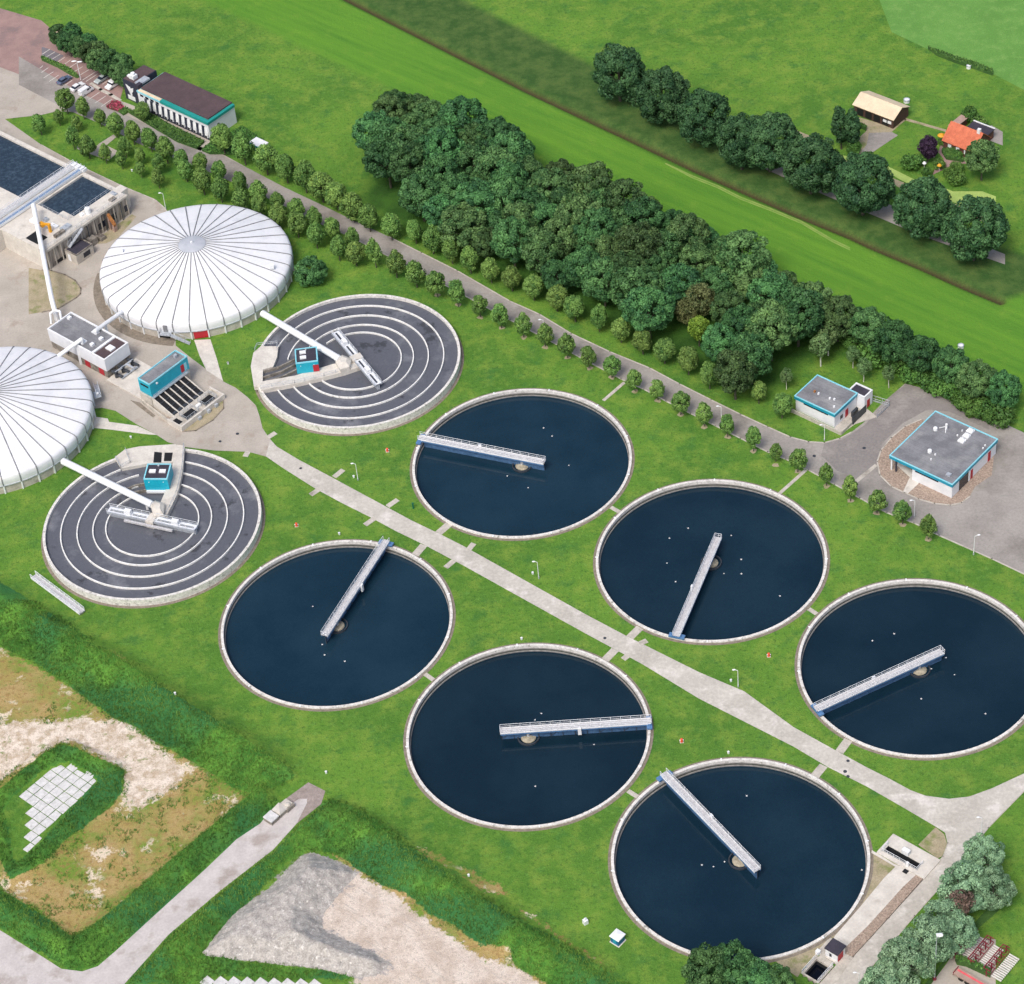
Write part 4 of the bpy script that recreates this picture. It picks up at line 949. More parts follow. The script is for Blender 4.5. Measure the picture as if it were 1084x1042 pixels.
for t in (284, 287, 289.5):
    m = MB(); m.box(-375.55, -375.0, t, t + .9, 0, .9); sb(m, 'valve_box', 'grey_metal', CH)
m = MB(); m.box(-378.3, -377.6, 286.2, 287.4, 1.0, 1.7); sb(m, 'valve_box', 'white', CH)
kind(MB().sheet([W2(*q) for q in [(-375.6, 279), (-373.3, 281), (-372.6, 286), (-373.5, 290.5), (-375.6, 292.5)]], .075).build('gravel_apron', 'gravel_olive'), 'structure')
kerb([W2(*q) for q in [(-375.6, 279), (-373.3, 281), (-372.6, 286), (-373.5, 290.5), (-375.6, 292.5)]], w=.3, h=.12, mat='strip')
kind(MB().prism([W2(*q) for q in [(-391.5, 280.3), (-385, 279.2), (-385, 278.4), (-394, 279.6)]], 0, .1).build('verge_strip', 'strip'), 'structure')

# ------------------------------------------------------------------ concrete basin building top left
BB = sthing('basin_building', 'weathered raised concrete basin with dark water pools, at the upper left edge', 'basin', -460, 320)
zt = 6.0
def strip(a, b, c, d, z1=zt, z0=0, mat='concrete_light', nm='wall'):
    m = MB(); m.box(a, b, c, d, z0, z1); return sb(m, nm, mat, BB)
strip(-452.4, -447.9, 302.4, 331.0, nm='deck')
strip(-452.4, -449.8, 331.0, 333.3, nm='deck')
strip(-520, -452.4, 330.5, 331.6, nm='wall')
strip(-469.1, -463.9, 300, 330.5, nm='deck')
strip(-520, -469.1, 300, 314.5, nm='deck')
strip(-463.9, -452.4, 302.4, 315.0, nm='deck')
m = MB(); m.box(-463.9, -452.4, 315.0, 330.5, 4, 5.45); sb(m, 'pool_water', 'basin_water', BB)
m = MB(); m.box(-520, -469.1, 314.5, 330.5, 4, 5.45); sb(m, 'pool_water', 'basin_water', BB)
m = MB(); m.box(-456.5, -452.3, 314.9, 316.9, 5.9, 6.06); sb(m, 'corner_slab', 'concrete_light', BB)
# travelling bridge between the pools
TB = sthing('travelling_bridge', 'white bridge lying along the wall between the two dark pools', 'bridge', -467, 318, z=6)
m = MB(); m.box(-468.9, -467.5, 300, 332.5, 6.5, 6.7); sb(m, 'deck', 'deck', TB)
for s in (-468.95, -467.45, -465.9, -464.6):
    m = MB(); m.box(s - .08, s + .08, 300, 332.3, 6.2, 6.9); sb(m, 'girder', 'white', TB)
    m = MB(); m.rail((s, 300), (s, 332.3), 6.7, 6.7, 1.0, 2.2, .05); sb(m, 'railing', 'rail', TB)
m = MB(); m.box(-465.9, -464.6, 300, 331.5, 6.3, 6.45); sb(m, 'channel', 'blue_steel', TB)
m = MB(); m.box(-469.4, -464.2, 331.2, 332.6, 6.05, 6.9); sb(m, 'end_carriage', 'white', TB)
# facade details
for t0, t1, z0, z1 in ((305, 310, .2, 1.2),):
    m = MB(); m.box(-447.9, -447.84, t0, t1, z0, z1); sb(m, 'opening', 'black', BB)
for t, w in ((321.5, 2.4), (325.8, 1.7), (330.0, 1.0)):
    m = MB(); m.box(-447.92, -447.82, t - w / 2, t + w / 2, 1.4, 3.2); sb(m, 'window', 'window', BB)
for t in np.arange(303, 331, 2.3):
    m = MB(); m.box(-447.9, -447.6, t - .12, t + .12, 0, 5.6); sb(m, 'buttress', 'concrete', BB)
m = MB(); m.box(-448.2, -447.45, 302.3, 331.1, 5.5, 6.1); sb(m, 'edge_beam', 'concrete', BB)
M['streaked'] = None
def streaked():
    m_, t, b = newmat('streaked_concrete'); p = pos(t)
    mp = N(t, 'ShaderNodeMapping'); mp.inputs['Scale'].default_value = (1.6, 1.6, .12); t.links.new(p, mp.inputs['Vector'])
    f = ramp(t, noise(t, mp.outputs[0], 1.0, 4, .65), .42, .62)
    c = mix(t, f, lin((168, 160, 150)), lin((92, 86, 80)))
    t.links.new(scaled(t, c, ramp(t, noise(t, p, 3, 3, .7), .3, .7, .85, 1.15)), b.inputs['Base Color']); b.inputs['Roughness'].default_value = .9
    return m_
M['streaked'] = streaked()
m = MB(); m.box(-447.95, -447.88, 302.4, 331.0, 0, 5.5); sb(m, 'facade', 'streaked', BB)
AN = sthing('annex', 'low concrete annex with dark flat roof against the weathered basin wall', 'building', -446, 310)
m = MB(); m.box(-447.5, -443.2, 308.3, 314.0, 0, 2.75); sb(m, 'wall', 'concrete', AN)
flat_roof(AN, AN, -447.5, -443.2, 308.3, 314.0, 3.15, .25, .25, 'roof_dark', 'concrete_dark')
m = MB(); m.box(-446.6, -445.6, 308.24, 308.3, .1, 2.1); sb(m, 'door', 'white', AN)
m = MB(); m.box(-443.2, -443.14, 310.6, 312.8, .8, 2.2); sb(m, 'window', 'window', AN)
m = MB(); m.slopebox((-446.9, 309.4), (-446.9, 314.6), .9, 3.2, 5.9, .15); m.rail((-446.4, 309.4), (-446.4, 314.6), 3.3, 6.0, 1.0, 1.0, .05); m.rail((-447.35, 309.4), (-447.35, 314.6), 3.3, 6.0, 1.0, 1.0, .05); sb(m, 'stair', 'grey_metal', AN)
def at_z(name, label, cat, zf, x, y, z, grp=None):
    s, t = ST(zf, x, y, z); return sthing(name, label, cat, s, t, grp, z), s, t
CR, s, t = at_z('hoist', 'yellow hoist standing on the concrete basin deck at the left edge', 'crane', zbs, 105, 700, zt)
m = MB(); m.box(s - .3, s + .3, t - .3, t + .3, zt, zt + 2.6); sb(m, 'mast', 'yellow', CR)
m = MB(); m.slopebox((s - 2.6, t - .5), (s + .4, t + .1), .5, zt + 1.6, zt + 2.2, .5); m.box(s - 3.0, s - 1.6, t - 1.0, t, zt + 1.2, zt + 2.2); sb(m, 'jib', 'yellow', CR)
PT, s, t = at_z('storage_tank', 'small white tank standing on the concrete basin deck', 'tank', zbs, 412, 545, zt)
m = MB(); m.tube((s, t, zt), (s, t, zt + 1.5), .75, n=20); m.ball((s, t, zt + 1.5), .75, .75, .35, nu=16); sb(m, 'shell', 'white', PT, True)
m = MB(); m.tube((s, t, zt + 1.7), (s, t, zt + 2.1), .15, n=10); sb(m, 'vent', 'grey_metal', PT)
m = MB(); m.box(-456.0, -451.5, 303.5, 307.0, zt - .6, zt + .03); sb(m, 'deck_opening', 'black', BB)
for q in (((-448.1, 302.6), (-448.1, 330.8)), ((-463.7, 314.8), (-452.6, 314.8)), ((-452.5, 315.2), (-452.5, 330.3))):
    m = MB(); m.rail(*q, zt, zt, 1.0, 1.8, .045); sb(m, 'railing', 'grey_metal', BB)
for s_, t_, w_, d_, h_, mt_ in ((-450.3, 312.2, .8, 1.4, .7, 'grey_metal'), (-451.0, 318.5, .5, .5, .5, 'white'), (-449.6, 309.4, .5, 1.6, .9, 'concrete_dark'), (-453.5, 311.0, 1.2, .6, .5, 'white'), (-457.0, 311.5, .5, .5, .8, 'grey_metal'), (-449.2, 327.5, .6, .9, .5, 'concrete_dark'), (-450.8, 329.4, .9, .5, .4, 'grey_metal'), (-459.5, 309.5, .9, .7, .6, 'white')):
    m = MB(); m.box(s_ - w_, s_ + w_, t_ - d_, t_ + d_, zt, zt + h_); m.tube((s_, t_, zt + h_), (s_, t_, zt + h_ + .35), .15, n=8); sb(m, 'deck_unit', mt_, BB)
for t_ in (311.0, 316.5, 322.5, 328.0):
    m = MB(); m.tube((-447.3, t_, .2), (-447.3, t_, 5.3), .14, n=8); sb(m, 'downpipe', 'dark_metal', BB)
m = MB(); m.box(-447.5, -445.6, 315.2, 317.6, 0, 2.0); m.box(-447.5, -445.2, 318.4, 320.0, 0, 1.1); sb(m, 'lean_to', 'concrete_dark', BB)
RU = sthing('sand_washer', 'rusty brown inclined machine against the weathered basin wall', 'machinery', -446.6, 325)
m = MB(); m.slopebox((-447.2, 323.6), (-445.2, 323.6), .8, 4.2, 1.6, .7); sb(m, 'trough', 'rust', RU)
m = MB(); m.box(-446.0, -445.2, 323.1, 324.1, 0, 1.8); m.box(-447.3, -446.8, 323.2, 324.0, 0, 4.2); sb(m, 'leg', 'tan', RU)
kind(MB().sheet([W2(*q) for q in [(-447.2, 316), (-443.8, 318.5), (-443, 322), (-445.5, 331), (-447.2, 331)]], .07).build('grass_strip', 'gravel_olive'), 'structure')
# ------------------------------------------------------------------ small teal-roofed building and fence
B3 = sthing('pump_house', 'smaller white building with teal roof band, the one near the birches', 'building', -264, 367)
S0, S1, T0, T1 = -264.1, -252.9, 367.1, 376.2
m = MB(); m.box(S0 + .25, S1 - .2, T0 + .25, T1 - .2, 0, 3.6); sb(m, 'wall', 'white_wall', B3)
m = MB(); m.box(S0, S1, T0, T1, 3.45, 4.15); sb(m, 'fascia', 'teal', B3)
flat_roof(B3, B3, S0, S1, T0, T1, 4.4, .22, .18, 'roof_grey', 'teal_edge')
m = MB(); m.box(S0 + 2.5, S1 - 2.0, T0 + .18, T0 + .26, 2.9, 3.4); sb(m, 'window_band', 'window', B3)
m = MB(); m.box(S1 - .2, S1 + 1.9, T1 - 3.6, T1 + 1.6, 0, 3.9) if False else m.box(-255.5, -251.0, 376.2, 379.4, 0, 3.7); sb(m, 'annex', 'white_wall', B3)
flat_roof(B3, B3, -255.5, -251.0, 376.2, 379.4, 4.0, .3, .25, 'roof_dark', 'white')
for s0_, t0_, mt_ in ((S1 - .2, 371.6, 'red'), (-251.0, 377.2, 'red')):
    m = MB(); m.box(s0_, s0_ + .06, t0_, t0_ + 1.1, .1, 2.3); sb(m, 'door', mt_, B3)
m = MB(); m.box(S1 - .2, S1 - .15, 369.6, 370.6, .9, 2.0); sb(m, 'window', 'window', B3)
for x, y, mt_ in ((352, 320, 'rust'), (397, 345, 'white'), (527, 400, 'white'), (578, 410, 'white'), (575, 495, 'white')): st_box(B3, 'roof_vent', mt_, zb3, x, y, 4.2, .2, .2, .5)
FN = sthing('fence', 'low pale wall and mesh fence around the smaller teal-roofed building', 'fence', -264, 366)
for q in (((S0 - .6, 366.2), (S1 + 2.4, 366.2)), ((S1 + 2.4, 366.2), (S1 + 2.4, 370.5))):
    m = MB(); m.obox(*q, .25, 0, 1.0); sb(m, 'low_wall', 'concrete', FN)
for q in (((S0 + .5, 377.6), (-247.2, 380.6)), ((-247.2, 380.6), (-247.2, 375.6)), ((-252.6, 379.9), (-252.6, 377))):
    m = MB(); m.rail(*q, 0, 0, 1.8, 1.6, .05); m.obox(*q, .03, .1, .5); sb(m, 'mesh_panel', 'grey_metal', FN)
GT = sthing('gate', 'dark grey sliding gate in front of the smaller teal-roofed building', 'gate', -250.6, 372.6)
m = MB(); m.obox((-250.4, 371.0), (-250.4, 376.0), .12, .1, 2.2); sb(m, 'panel', 'dark_metal', GT)
m = MB(); m.box(-250.6, -250.2, 370.6, 371.0, 0, 2.4); m.box(-252.2, -251.6, 372.6, 374.6, 0, 1.6); sb(m, 'post', 'dark_metal', GT)
kind(MB().sheet([W2(*q) for q in [(S1 - .2, 366.4), (S1 + 2.3, 366.4), (-250, 371), (-247.3, 376), (-251, 377), (S1 - .2, 376)]], .08).build('concrete_apron', 'concrete'), 'structure')
# ------------------------------------------------------------------ larger teal-roofed building
S0, S1, T0, T1 = -235.2, -218.7, 362.8, 381.1
B4 = sthing('workshop', 'larger white building with teal roof band standing on a cobbled apron', 'building', S0, T0)
m = MB(); m.box(-229.3, S1 - .25, T0 + .3, T1 - .2, 0, 3.7); sb(m, 'wall', 'white_wall', B4)
m = MB(); m.box(S0 + .3, -229.3, 366.5, T1 - .2, 0, 3.7); sb(m, 'inner_wall', 'concrete', B4)
m = MB(); m.box(S0, S1, T0, T1, 3.55, 4.25); sb(m, 'fascia', 'teal', B4)
flat_roof(B4, B4, S0, S1, T0, T1, 4.5, .22, .18, 'roof_grey', 'teal_edge')
m = MB(); m.box(-228.5, -222.5, T0 + .23, T0 + .31, 2.9, 3.5); sb(m, 'window_band', 'window', B4)
for s_, mt_ in ((S0 + .4, 'white'), (S0 + 1.6, 'slate')):
    m = MB(); m.box(s_ - .15, s_ + .15, T0 + .3, T0 + .6, 0, 3.5); sb(m, 'post', mt_, B4)
m = MB(); m.box(S1 - .26, S1 - .18, 366.0, 369.6, .1, 3.4); sb(m, 'window_wall', 'window', B4)
for a_, b_, mt_ in ((369.8, 370.4, 'white'), (370.5, 371.4, 'red'), (377.6, 378.6, 'red')):
    m = MB(); m.box(S1 - .25, S1 - .16, a_, b_, .1, 2.7); sb(m, 'door', mt_, B4)
for x, y in ((888, 262), (852, 308), (810, 350)):
    s, t = ST(zb4, x, y, 4.8); m = MB(); m.box(s - .75, s + .75, t - .7, t + .7, 4.3, 4.7); m.ball((s, t, 4.7), .72, .68, .45, nu=12); sb(m, 'roof_light', 'white', B4)
for x, y, r in ((566, 250, .5), (514, 455, .5)):
    s, t = ST(zb4, x, y, 4.7); m = MB(); m.tube((s, t, 4.3), (s, t, 4.9), r, n=14); m.ball((s, t, 4.9), r, r, .3); sb(m, 'roof_vent', 'white', B4)
s, t = ST(zb4, 665, 255, 4.4); m = MB(); m.tube((s, t, 4.3), (s, t, 5.9), .28, n=10); m.tube((s, t, 5.2), (s - 1.5, t - .6, 4.4), .08, n=6); m.tube((s, t, 5.2), (s + .6, t - 1.2, 4.4), .08, n=6); sb(m, 'flue', 'white', B4)
for x, y in ((565, 487), (526, 532), (812, 268), (768, 312), (1003, 430), (1022, 404)): st_box(B4, 'roof_vent', 'white', zb4, x, y, 4.3, .15, .15, .35)
st_box(B4, 'roof_hatch', 'grey_metal', zb4, 688, 672, 4.3, .5, .5, .35)
# ------------------------------------------------------------------ office
S0, S1, T0, T1 = -480.4, -453.3, 366.0, 376.0
OF = sthing('office', 'long white office block with teal band and brown roof beside the car park', 'building', S0, T0)
m = MB(); m.box(S0, S1, T0, T1, 0, 5.2); sb(m, 'wall', 'white_wall', OF)
m = MB(); m.box(S0 + 9.2, S1 + .3, T0 - .3, T1, 5.2, 5.95); sb(m, 'fascia', 'office_teal', OF)
m = MB(); m.box(S0, S0 + 9.2, T0 - .2, T1, 5.2, 5.75); sb(m, 'cornice', 'teal_edge', OF)
m = MB(); m.box(S0 + .8, S1 - .6, T0 + .9, T1, 5.95, 6.35); sb(m, 'roof', 'roof_brown', OF)
m = MB(); m.box(S0 + .5, S0 + 9.0, T0 - .1, T0 + .8, 5.75, 5.9); sb(m, 'roof_ledge', 'barn_roof', OF)
m = MB(); m.box(S0, S1, T0 - .15, T0 - .02, 0, .7); sb(m, 'plinth', 'slate', OF)
for i in range(11):
    s = S0 + 3.0 + i * 2.2
    if s > S1 - .8: break
    m = MB(); m.prism([(s - .46, T0 - .12), (s + .62, T0 - .12), (s + .62, T0 - .02), (s - .46, T0 - .02)], .7, 4.1); f = sb(m, 'window', 'slate', OF)
    m = MB(); m.add([(s + .62, T0 - .5, .9), (s + 1.75, T0 - .5, .9), (s + 1.75, T0 - .5, 1.5), (s + 1.1, T0 - .14, 3.9), (s + .62, T0 - .14, 3.9), (s + .62, T0 - .04, .9), (s + 1.75, T0 - .04, .9), (s + 1.75, T0 - .04, 3.9)], [(0, 1, 2, 3, 4), (0, 4, 5), (1, 6, 7, 2), (2, 7, 3)]); sb(m, 'bay_panel', 'white', OF)
    m = MB(); m.box(s + .8, s + 1.5, T0 - .58, T0 - .5, 1.0, 1.5); sb(m, 'vent_slot', 'black', OF)
for i in range(4):
    m = MB(); m.box(S0 + 1.0 + i * 2.0, S0 + 2.2 + i * 2.0, T0 - .06, T0, 4.2, 4.8); sb(m, 'high_window', 'window', OF)
m = MB(); m.box(S1, S1 + .06, T0 + 3.2, T0 + 3.9, 1.2, 3.6); sb(m, 'end_window', 'window', OF)
m = MB(); m.box(S1, S1 + .06, T0, T0 + 6, 0, .5); sb(m, 'end_plinth', 'slate', OF)
TW = sthing('entrance_block', 'dark slate entrance block with a white emblem at the left end of the office', 'building', S0 - 3, T0)
a0, a1 = ST(zof, 118, 108, 6.6), ST(zof, 236, 138, 6.6)
m = MB(); m.box(a0[0], a1[0], a1[1], T0 + 9, 0, 6.4); sb(m, 'wall', 'slate', TW)
m = MB(); m.box(a0[0] + .2, a1[0] - .2, a1[1] + .2, T0 + 8.8, 6.4, 6.55); sb(m, 'roof', 'roof_brown', TW)
u0, u1, fy = a0[0], a1[0], a1[1] - .05; w_ = u1 - u0
for pts in ([(.2, .80), (.36, .78), (.44, .58), (.36, .52)], [(.38, .76), (.54, .74), (.56, .50), (.46, .46)], [(.52, .66), (.80, .76), (.74, .58), (.58, .42)], [(.36, .56), (.58, .50), (.62, .34), (.50, .30)]):
    m = MB(); n = len(pts)
    vs = [(u0 + w_ * x, fy - .06, 6.4 * z) for x, z in pts] + [(u0 + w_ * x, fy + .04, 6.4 * z) for x, z in pts]
    m.add(vs, [tuple(range(n)), tuple(range(2 * n - 1, n - 1, -1))] + [(i, (i + 1) % n, n + (i + 1) % n, n + i) for i in range(n)]); sb(m, 'emblem', 'white', TW)
m = MB(); m.box(u0 + w_ * .22, u0 + w_ * .8, fy - .06, fy, .5, 1.9); sb(m, 'name_board', 'white', TW)
m = MB(); m.box(-482.3, -480.2, T0 + 1.2, T0 + 5.0, 6.4, 6.9); sb(m, 'roof_box', 'grey_metal', TW)
m = MB(); cx, cy = ST(zof, 222, 72, 7.4); m.box(cx - .9, cx + .9, cy - .8, cy + .8, 6.5, 7.7); m.tube((cx, cy, 7.7), (cx, cy, 8.2), .6, n=12); m.box(cx - 1.9, cx - .9, cy - .6, cy + .2, 6.5, 7.1); sb(m, 'roof_plant', 'white', TW)
m = MB(); m.box(S0 - .9, S0 + .3, T0 + .3, T0 + 2.0, 0, 7.0); sb(m, 'link_tower', 'roof_dark', TW)
# hedges / planting in front of the office
def hedge(name, zf, poly, h, label, mat='hedge'):
    q = PL(zf, poly); c = sum(q, Vector()) / len(q); t = thing(name, label, 'hedge', (c.x, c.y, 0))
    m = MB(); m.prism([p - c for p in q], 0, h); o = m.build('foliage', mat, t); dress(o, [p - c for p in q], h, t, mat); return t
def dress(o, poly, h, t, mat):
    pl = xy(poly); rr = np.random.RandomState(len(poly) + int(abs(pl[0, 0]) * 7) % 999); x0, y0 = pl.min(0); x1, y1 = pl.max(0); n = int((x1 - x0) * (y1 - y0) * 14)
    x = rr.uniform(x0, x1, n); y = rr.uniform(y0, y1, n); k = sdf(pl, x, y) < .12; x = x[k]; y = y[k]; n = len(x)
    if n < 3: return
    C = np.stack([x, y, h + rr.uniform(-.05, .22, n)], -1); a = rr.normal(size=(n, 3)); a /= np.linalg.norm(a, axis=1)[:, None]; b = np.cross(a, rr.normal(size=(n, 3))); b /= np.linalg.norm(b, axis=1)[:, None]
    s = .22; V = np.stack([C + a * s, C + b * s, C - a * s, C - b * s], 1).reshape(-1, 3)
    npmesh('leaves', V, np.arange(len(V)).reshape(-1, 4), {'hedge': 'leaf_shrub', 'flowerbed': 'leaf_red'}.get(mat, 'leaf_shrub'), o, {'tint': np.repeat(rr.rand(n), 4)}, False)
M['flowerbed'] = surf('flowerbed_soil', (120, 60, 70), (90, 80, 60), .6, .9, 3, .2)
hedge('hedge', zof, [(190, 362), (250, 352), (330, 362), (560, 490), (770, 588), (712, 640), (560, 585), (400, 490)], .8, 'broad clipped green hedge bed along the front of the office')
hedge('hedge', zA, [(725, 585), (745, 565), (905, 480), (1000, 545), (880, 600), (760, 600)], .6, 'low green hedge at the right end of the office')
hedge('flowerbed', zof, [(25, 325), (70, 275), (115, 280), (160, 325), (115, 355)], .5, 'red flowering bed beside the slate entrance block', 'flowerbed')
hedge('hedge', zof, [(110, 352), (165, 325), (212, 345), (150, 382)], .5, 'small round green bed beside the red flower bed')
# car park
struct_sheet('car_park', [[P(*q) for q in [(-30, 0), (44, 22), (70, 45), (110, 70), (140, 88), (131, 92), (126, 110), (140, 117), (118, 116), (100, 111), (78, 99), (44, 90), (-30, 60)]]], 'brick_paving', .04)
struct_sheet('access_road', [[P(*q) for q in [(-30, 60), (44, 88), (64, 92), (78, 99), (100, 111), (118, 116), (140, 117), (170, 126), (208, 150), (233, 162), (262, 178), (262, 200), (225, 184), (190, 170), (146, 152), (112, 134), (98, 124), (80, 119), (60, 118), (44, 122), (-30, 130)]]], 'yard', .05)
struct_sheet('office_path', [PL(zof, [(110, 262), (215, 300), (330, 350), (560, 455), (800, 565), (820, 575), (740, 650), (712, 640), (770, 588), (560, 490), (330, 362), (212, 345), (165, 320), (100, 275)])], 'yard', .06)
struct_sheet('bay_paving', [PL(zpk, [(38, 178), (110, 200), (250, 265), (170, 330), (50, 290), (38, 280)])], 'bay_grey', .05)
struct_sheet('plaza', [PL(zT, [(150, 235), (205, 250), (235, 225), (290, 190), (300, 200), (262, 232), (310, 255), (270, 290), (215, 270), (150, 245)])], 'yard', .04)
bl = [((115, 203), (45, 250)), ((165, 227), (55, 295)), ((215, 250), (110, 315)), ((258, 280), (172, 337)), ((315, 305), (232, 362)), ((370, 335), (290, 388)), ((428, 370), (343, 420)), ((490, 398), (395, 455)), ((550, 420), (430, 497)), ((578, 435), (460, 512)), ((690, 490), (620, 538)),
      ((50, 360), (20, 385)), ((100, 380), (35, 425)), ((150, 418), (55, 478)), ((200, 450), (110, 512)), ((330, 500), (265, 545)), ((590, 615), (485, 685)), ((650, 650), (548, 717)), ((710, 680), (607, 750))]
m = MB()
for a, b in bl: m.obox(PZ(zpk, *a), PZ(zpk, *b), .16, .02, .066)
kind(m.build('bay_lines', 'line'), 'structure')
kerb(PL(zpk, [(515, 535), (600, 590), (700, 640), (780, 690)]), w=1.0, h=.15)
hedge('hedge', zpk, [(38, 288), (110, 318), (240, 372), (330, 420), (395, 478), (370, 480), (300, 445), (200, 385), (38, 310)], 1.0, 'thin hedge between the two rows of parking bays')
# cars
def car(kind_, zf, x, y, ang, body, label, L=4.5, Wd=1.75):
    p = PZ(zf, x, y, .7); t = thing(kind_, label, 'van' if 'van' in kind_ else 'car', (p.x, p.y, 0), ang, 'vehicles in the car park')
    h = 1.95 if 'van' in kind_ else 1.45; w = Wd / 2
    if 'van' in kind_: prof = [(-L / 2, .35), (-L / 2, h - .1), (-L / 2 + .3, h), (L * .16, h), (L * .32, 1.05), (L * .48, .85), (L / 2, .4)]
    else: prof = [(-L / 2, .35), (-L / 2, .85), (-L * .42, .95), (L * .2, .95), (L * .46, .8), (L / 2, .6), (L / 2, .35)]
    def ext(pr, ww, top=1.0):
        m = MB(); n = len(pr); vs = [(a, -ww * (1 if z < .96 else top), z) for a, z in pr] + [(a, ww * (1 if z < .96 else top), z) for a, z in pr]
        m.add(vs, [tuple(range(n)), tuple(range(2 * n - 1, n - 1, -1))] + [((i + 1) % n, i, n + i, n + (i + 1) % n) for i in range(n)]); return m
    ext(prof, w, .88).build('body', body, t)
    if 'van' in kind_:
        MB().box(L * .17, L * .27, -w * .9, w * .9, 1.25, 1.7).build('windscreen', 'window', t)
        for s in (-1, 1): MB().box(-L * .05, L * .14, s * w * .86, s * w * .95, 1.2, 1.65).build('window', 'window', t)
    else:
        ext([(-L * .38, .95), (-L * .28, 1.38), (L * .05, 1.4), (L * .2, .95)], w * .92, .82).build('cabin', 'window', t)
        m = MB(); m.box(-L * .29, L * .05, -w * .74, w * .74, 1.38, h); m.build('roof', body, t)
    for sx in (-.31, .31):
        for s in (-1, 1):
            o = MB().tube((L * sx, s * (w - .18), .33), (L * sx, s * (w + .02), .33), .33, n=14).build('wheel', 'tyre', t)
            MB().tube((L * sx, s * (w + .0), .33), (L * sx, s * (w + .035), .33), .18, n=10).build('rim', 'grey_metal', o)
    for s in (-1, 1):
        MB().box(L / 2 - .12, L / 2 + .01, s * w * .6, s * w * .9, .58, .74).build('headlight', 'white', t)
        MB().box(-L / 2 - .01, -L / 2 + .08, s * w * .68, s * w * .92, .65, .85).build('tail_light', 'red', t)
    return t
M['paint_white'] = surf('car_white', (232, 234, 236), (226, 228, 231), .8, .25, 2, .03); M['paint_blue'] = surf('car_blue_grey', (100, 112, 136), (90, 102, 126), .8, .25, 2, .04)
M['paint_silver'] = surf('car_silver', (178, 188, 188), (168, 178, 180), .8, .25, 2, .04)
pa = AE + R_(90)
car('parked_car', zpk, 252, 492, pa, 'paint_blue', 'dark blue-grey estate car parked alone near the hedge')
car('parked_car', zpk, 380, 556, pa, 'paint_white', 'white car parked beside the small white van')
car('parked_van', zpk, 462, 600, pa, 'paint_white', 'small white van parked beside a white car', 4.5, 1.8)
car('parked_car', zpk, 610, 482, pa + math.pi, 'paint_silver', 'silver car with a dark roof window parked in the back row')
car('parked_van', zpk, 725, 532, pa + math.pi, 'paint_white', 'long white van parked next to the slate entrance block', 5.2, 1.9)
# car port and white kiosk cut by the tree line
def shed(name, label, s, t, L, D, h, roof, post):
    o = sthing(name, label, 'shelter', s, t)
    m = MB(); m.box(s, s + L, t, t + D, h, h + .18); sb(m, 'roof', roof, o)
    m = MB(); m.box(s - .04, s + L + .04, t - .08, t - .0, h - .25, h + .2); sb(m, 'fascia', 'office_teal', o)
    for x in (s + .2, s + L * .5, s + L - .2):
        for y in (t + .2, t + D - .2):
            m = MB(); m.box(x - .08, x + .08, y - .08, y + .08, 0, h); sb(m, 'post', post, o)
    return o
s, t = ST(zpk, 120, 75, 2.4); shed('cycle_shelter', 'tan-roofed shelter with a teal edge at the far side of the car park', s, t, 9, 4.5, 2.4, 'barn_roof', 'slate')
s, t = ST(zA, 930, 548, 2.6); shed('carport', 'white-roofed shelter among the trees right of the office', s, t, 4.5, 3, 2.6, 'white', 'white')
# ------------------------------------------------------------------ farm across the field
def gable(name, label, s0, s1, t0, t1, he, hr, wallm, roofm, over=.4):
    o = sthing(name, label, 'building', s0, t0); tm = (t0 + t1) / 2
    m = MB(); m.box(s0, s1, t0, t1, 0, he)
    for s in (s0, s1): m.add([(s, t0, he), (s, t1, he), (s, tm, hr - .05)], [(0, 1, 2)])
    sb(m, 'wall', wallm, o)
    m = MB(); k = (hr - he) / (tm - t0)
    for a, b in ((t0 - over, tm), (t1 + over, tm)):
        za = he - k * over; v = [(s0 - over, a, za), (s1 + over, a, za), (s1 + over, b, hr), (s0 - over, b, hr)]
        v += [(x, y, z + .16) for x, y, z in v]; m.add(v, [(0, 3, 2, 1), (4, 5, 6, 7), (0, 1, 5, 4), (1, 2, 6, 5), (2, 3, 7, 6), (3, 0, 4, 7)])
    sb(m, 'roof', roofm, o); return o
BN = gable('barn', 'long barn with a cream sheet roof and dark board walls on the meadow', -319.6, -307.3, 471.0, 478.0, 2.9, 4.6, 'wood', 'barn_roof', .3)
for k in range(4):
    m = MB(); m.box(-318.5 + k * 2.6, -316.6 + k * 2.6, 470.9, 471.02, .3, 2.2); sb(m, 'bay_opening', 'black', BN)
for k in (0, 1):
    m = MB(); m.box(-310.4 + k * 1.4, -309.3 + k * 1.4, 470.88, 471.0, 1.2, 2.0); sb(m, 'window', 'white', BN)
FH = gable('farmhouse', 'brick farmhouse with an orange tiled roof at the right edge', -292.0, -283.0, 471.0, 478.4, 2.8, 6.2, 'brick', 'orange', .35)
for k in (0, 2.4, 4.8):
    m = MB(); m.box(-290.6 + k, -289.6 + k, 470.92, 471.0, .9, 2.1); w = sb(m, 'window', 'white', FH)
m = MB(); m.box(-285.4, -284.5, 470.9, 471.0, 0, 2.2); sb(m, 'door', 'wood', FH)
m = MB(); m.box(-284.3, -283.5, 474.2, 475.0, 5.2, 7.2); sb(m, 'chimney', 'white', FH)
m = MB(); m.box(-290, -284, 478.4, 482, 0, 2.6); sb(m, 'extension', 'brick', FH)
m = MB(); m.box(-290.2, -283.8, 478.6, 482.2, 2.6, 2.8); sb(m, 'extension_roof', 'roof_dark', FH)
m = MB(); m.box(-290.2, -283.8, 482.0, 482.3, 2.75, 3.0); sb(m, 'extension_trim', 'white', FH)
GS = sthing('garden_shed', 'narrow shed with pinkish roof behind the orange-roofed farmhouse', 'shed', -296, 482)
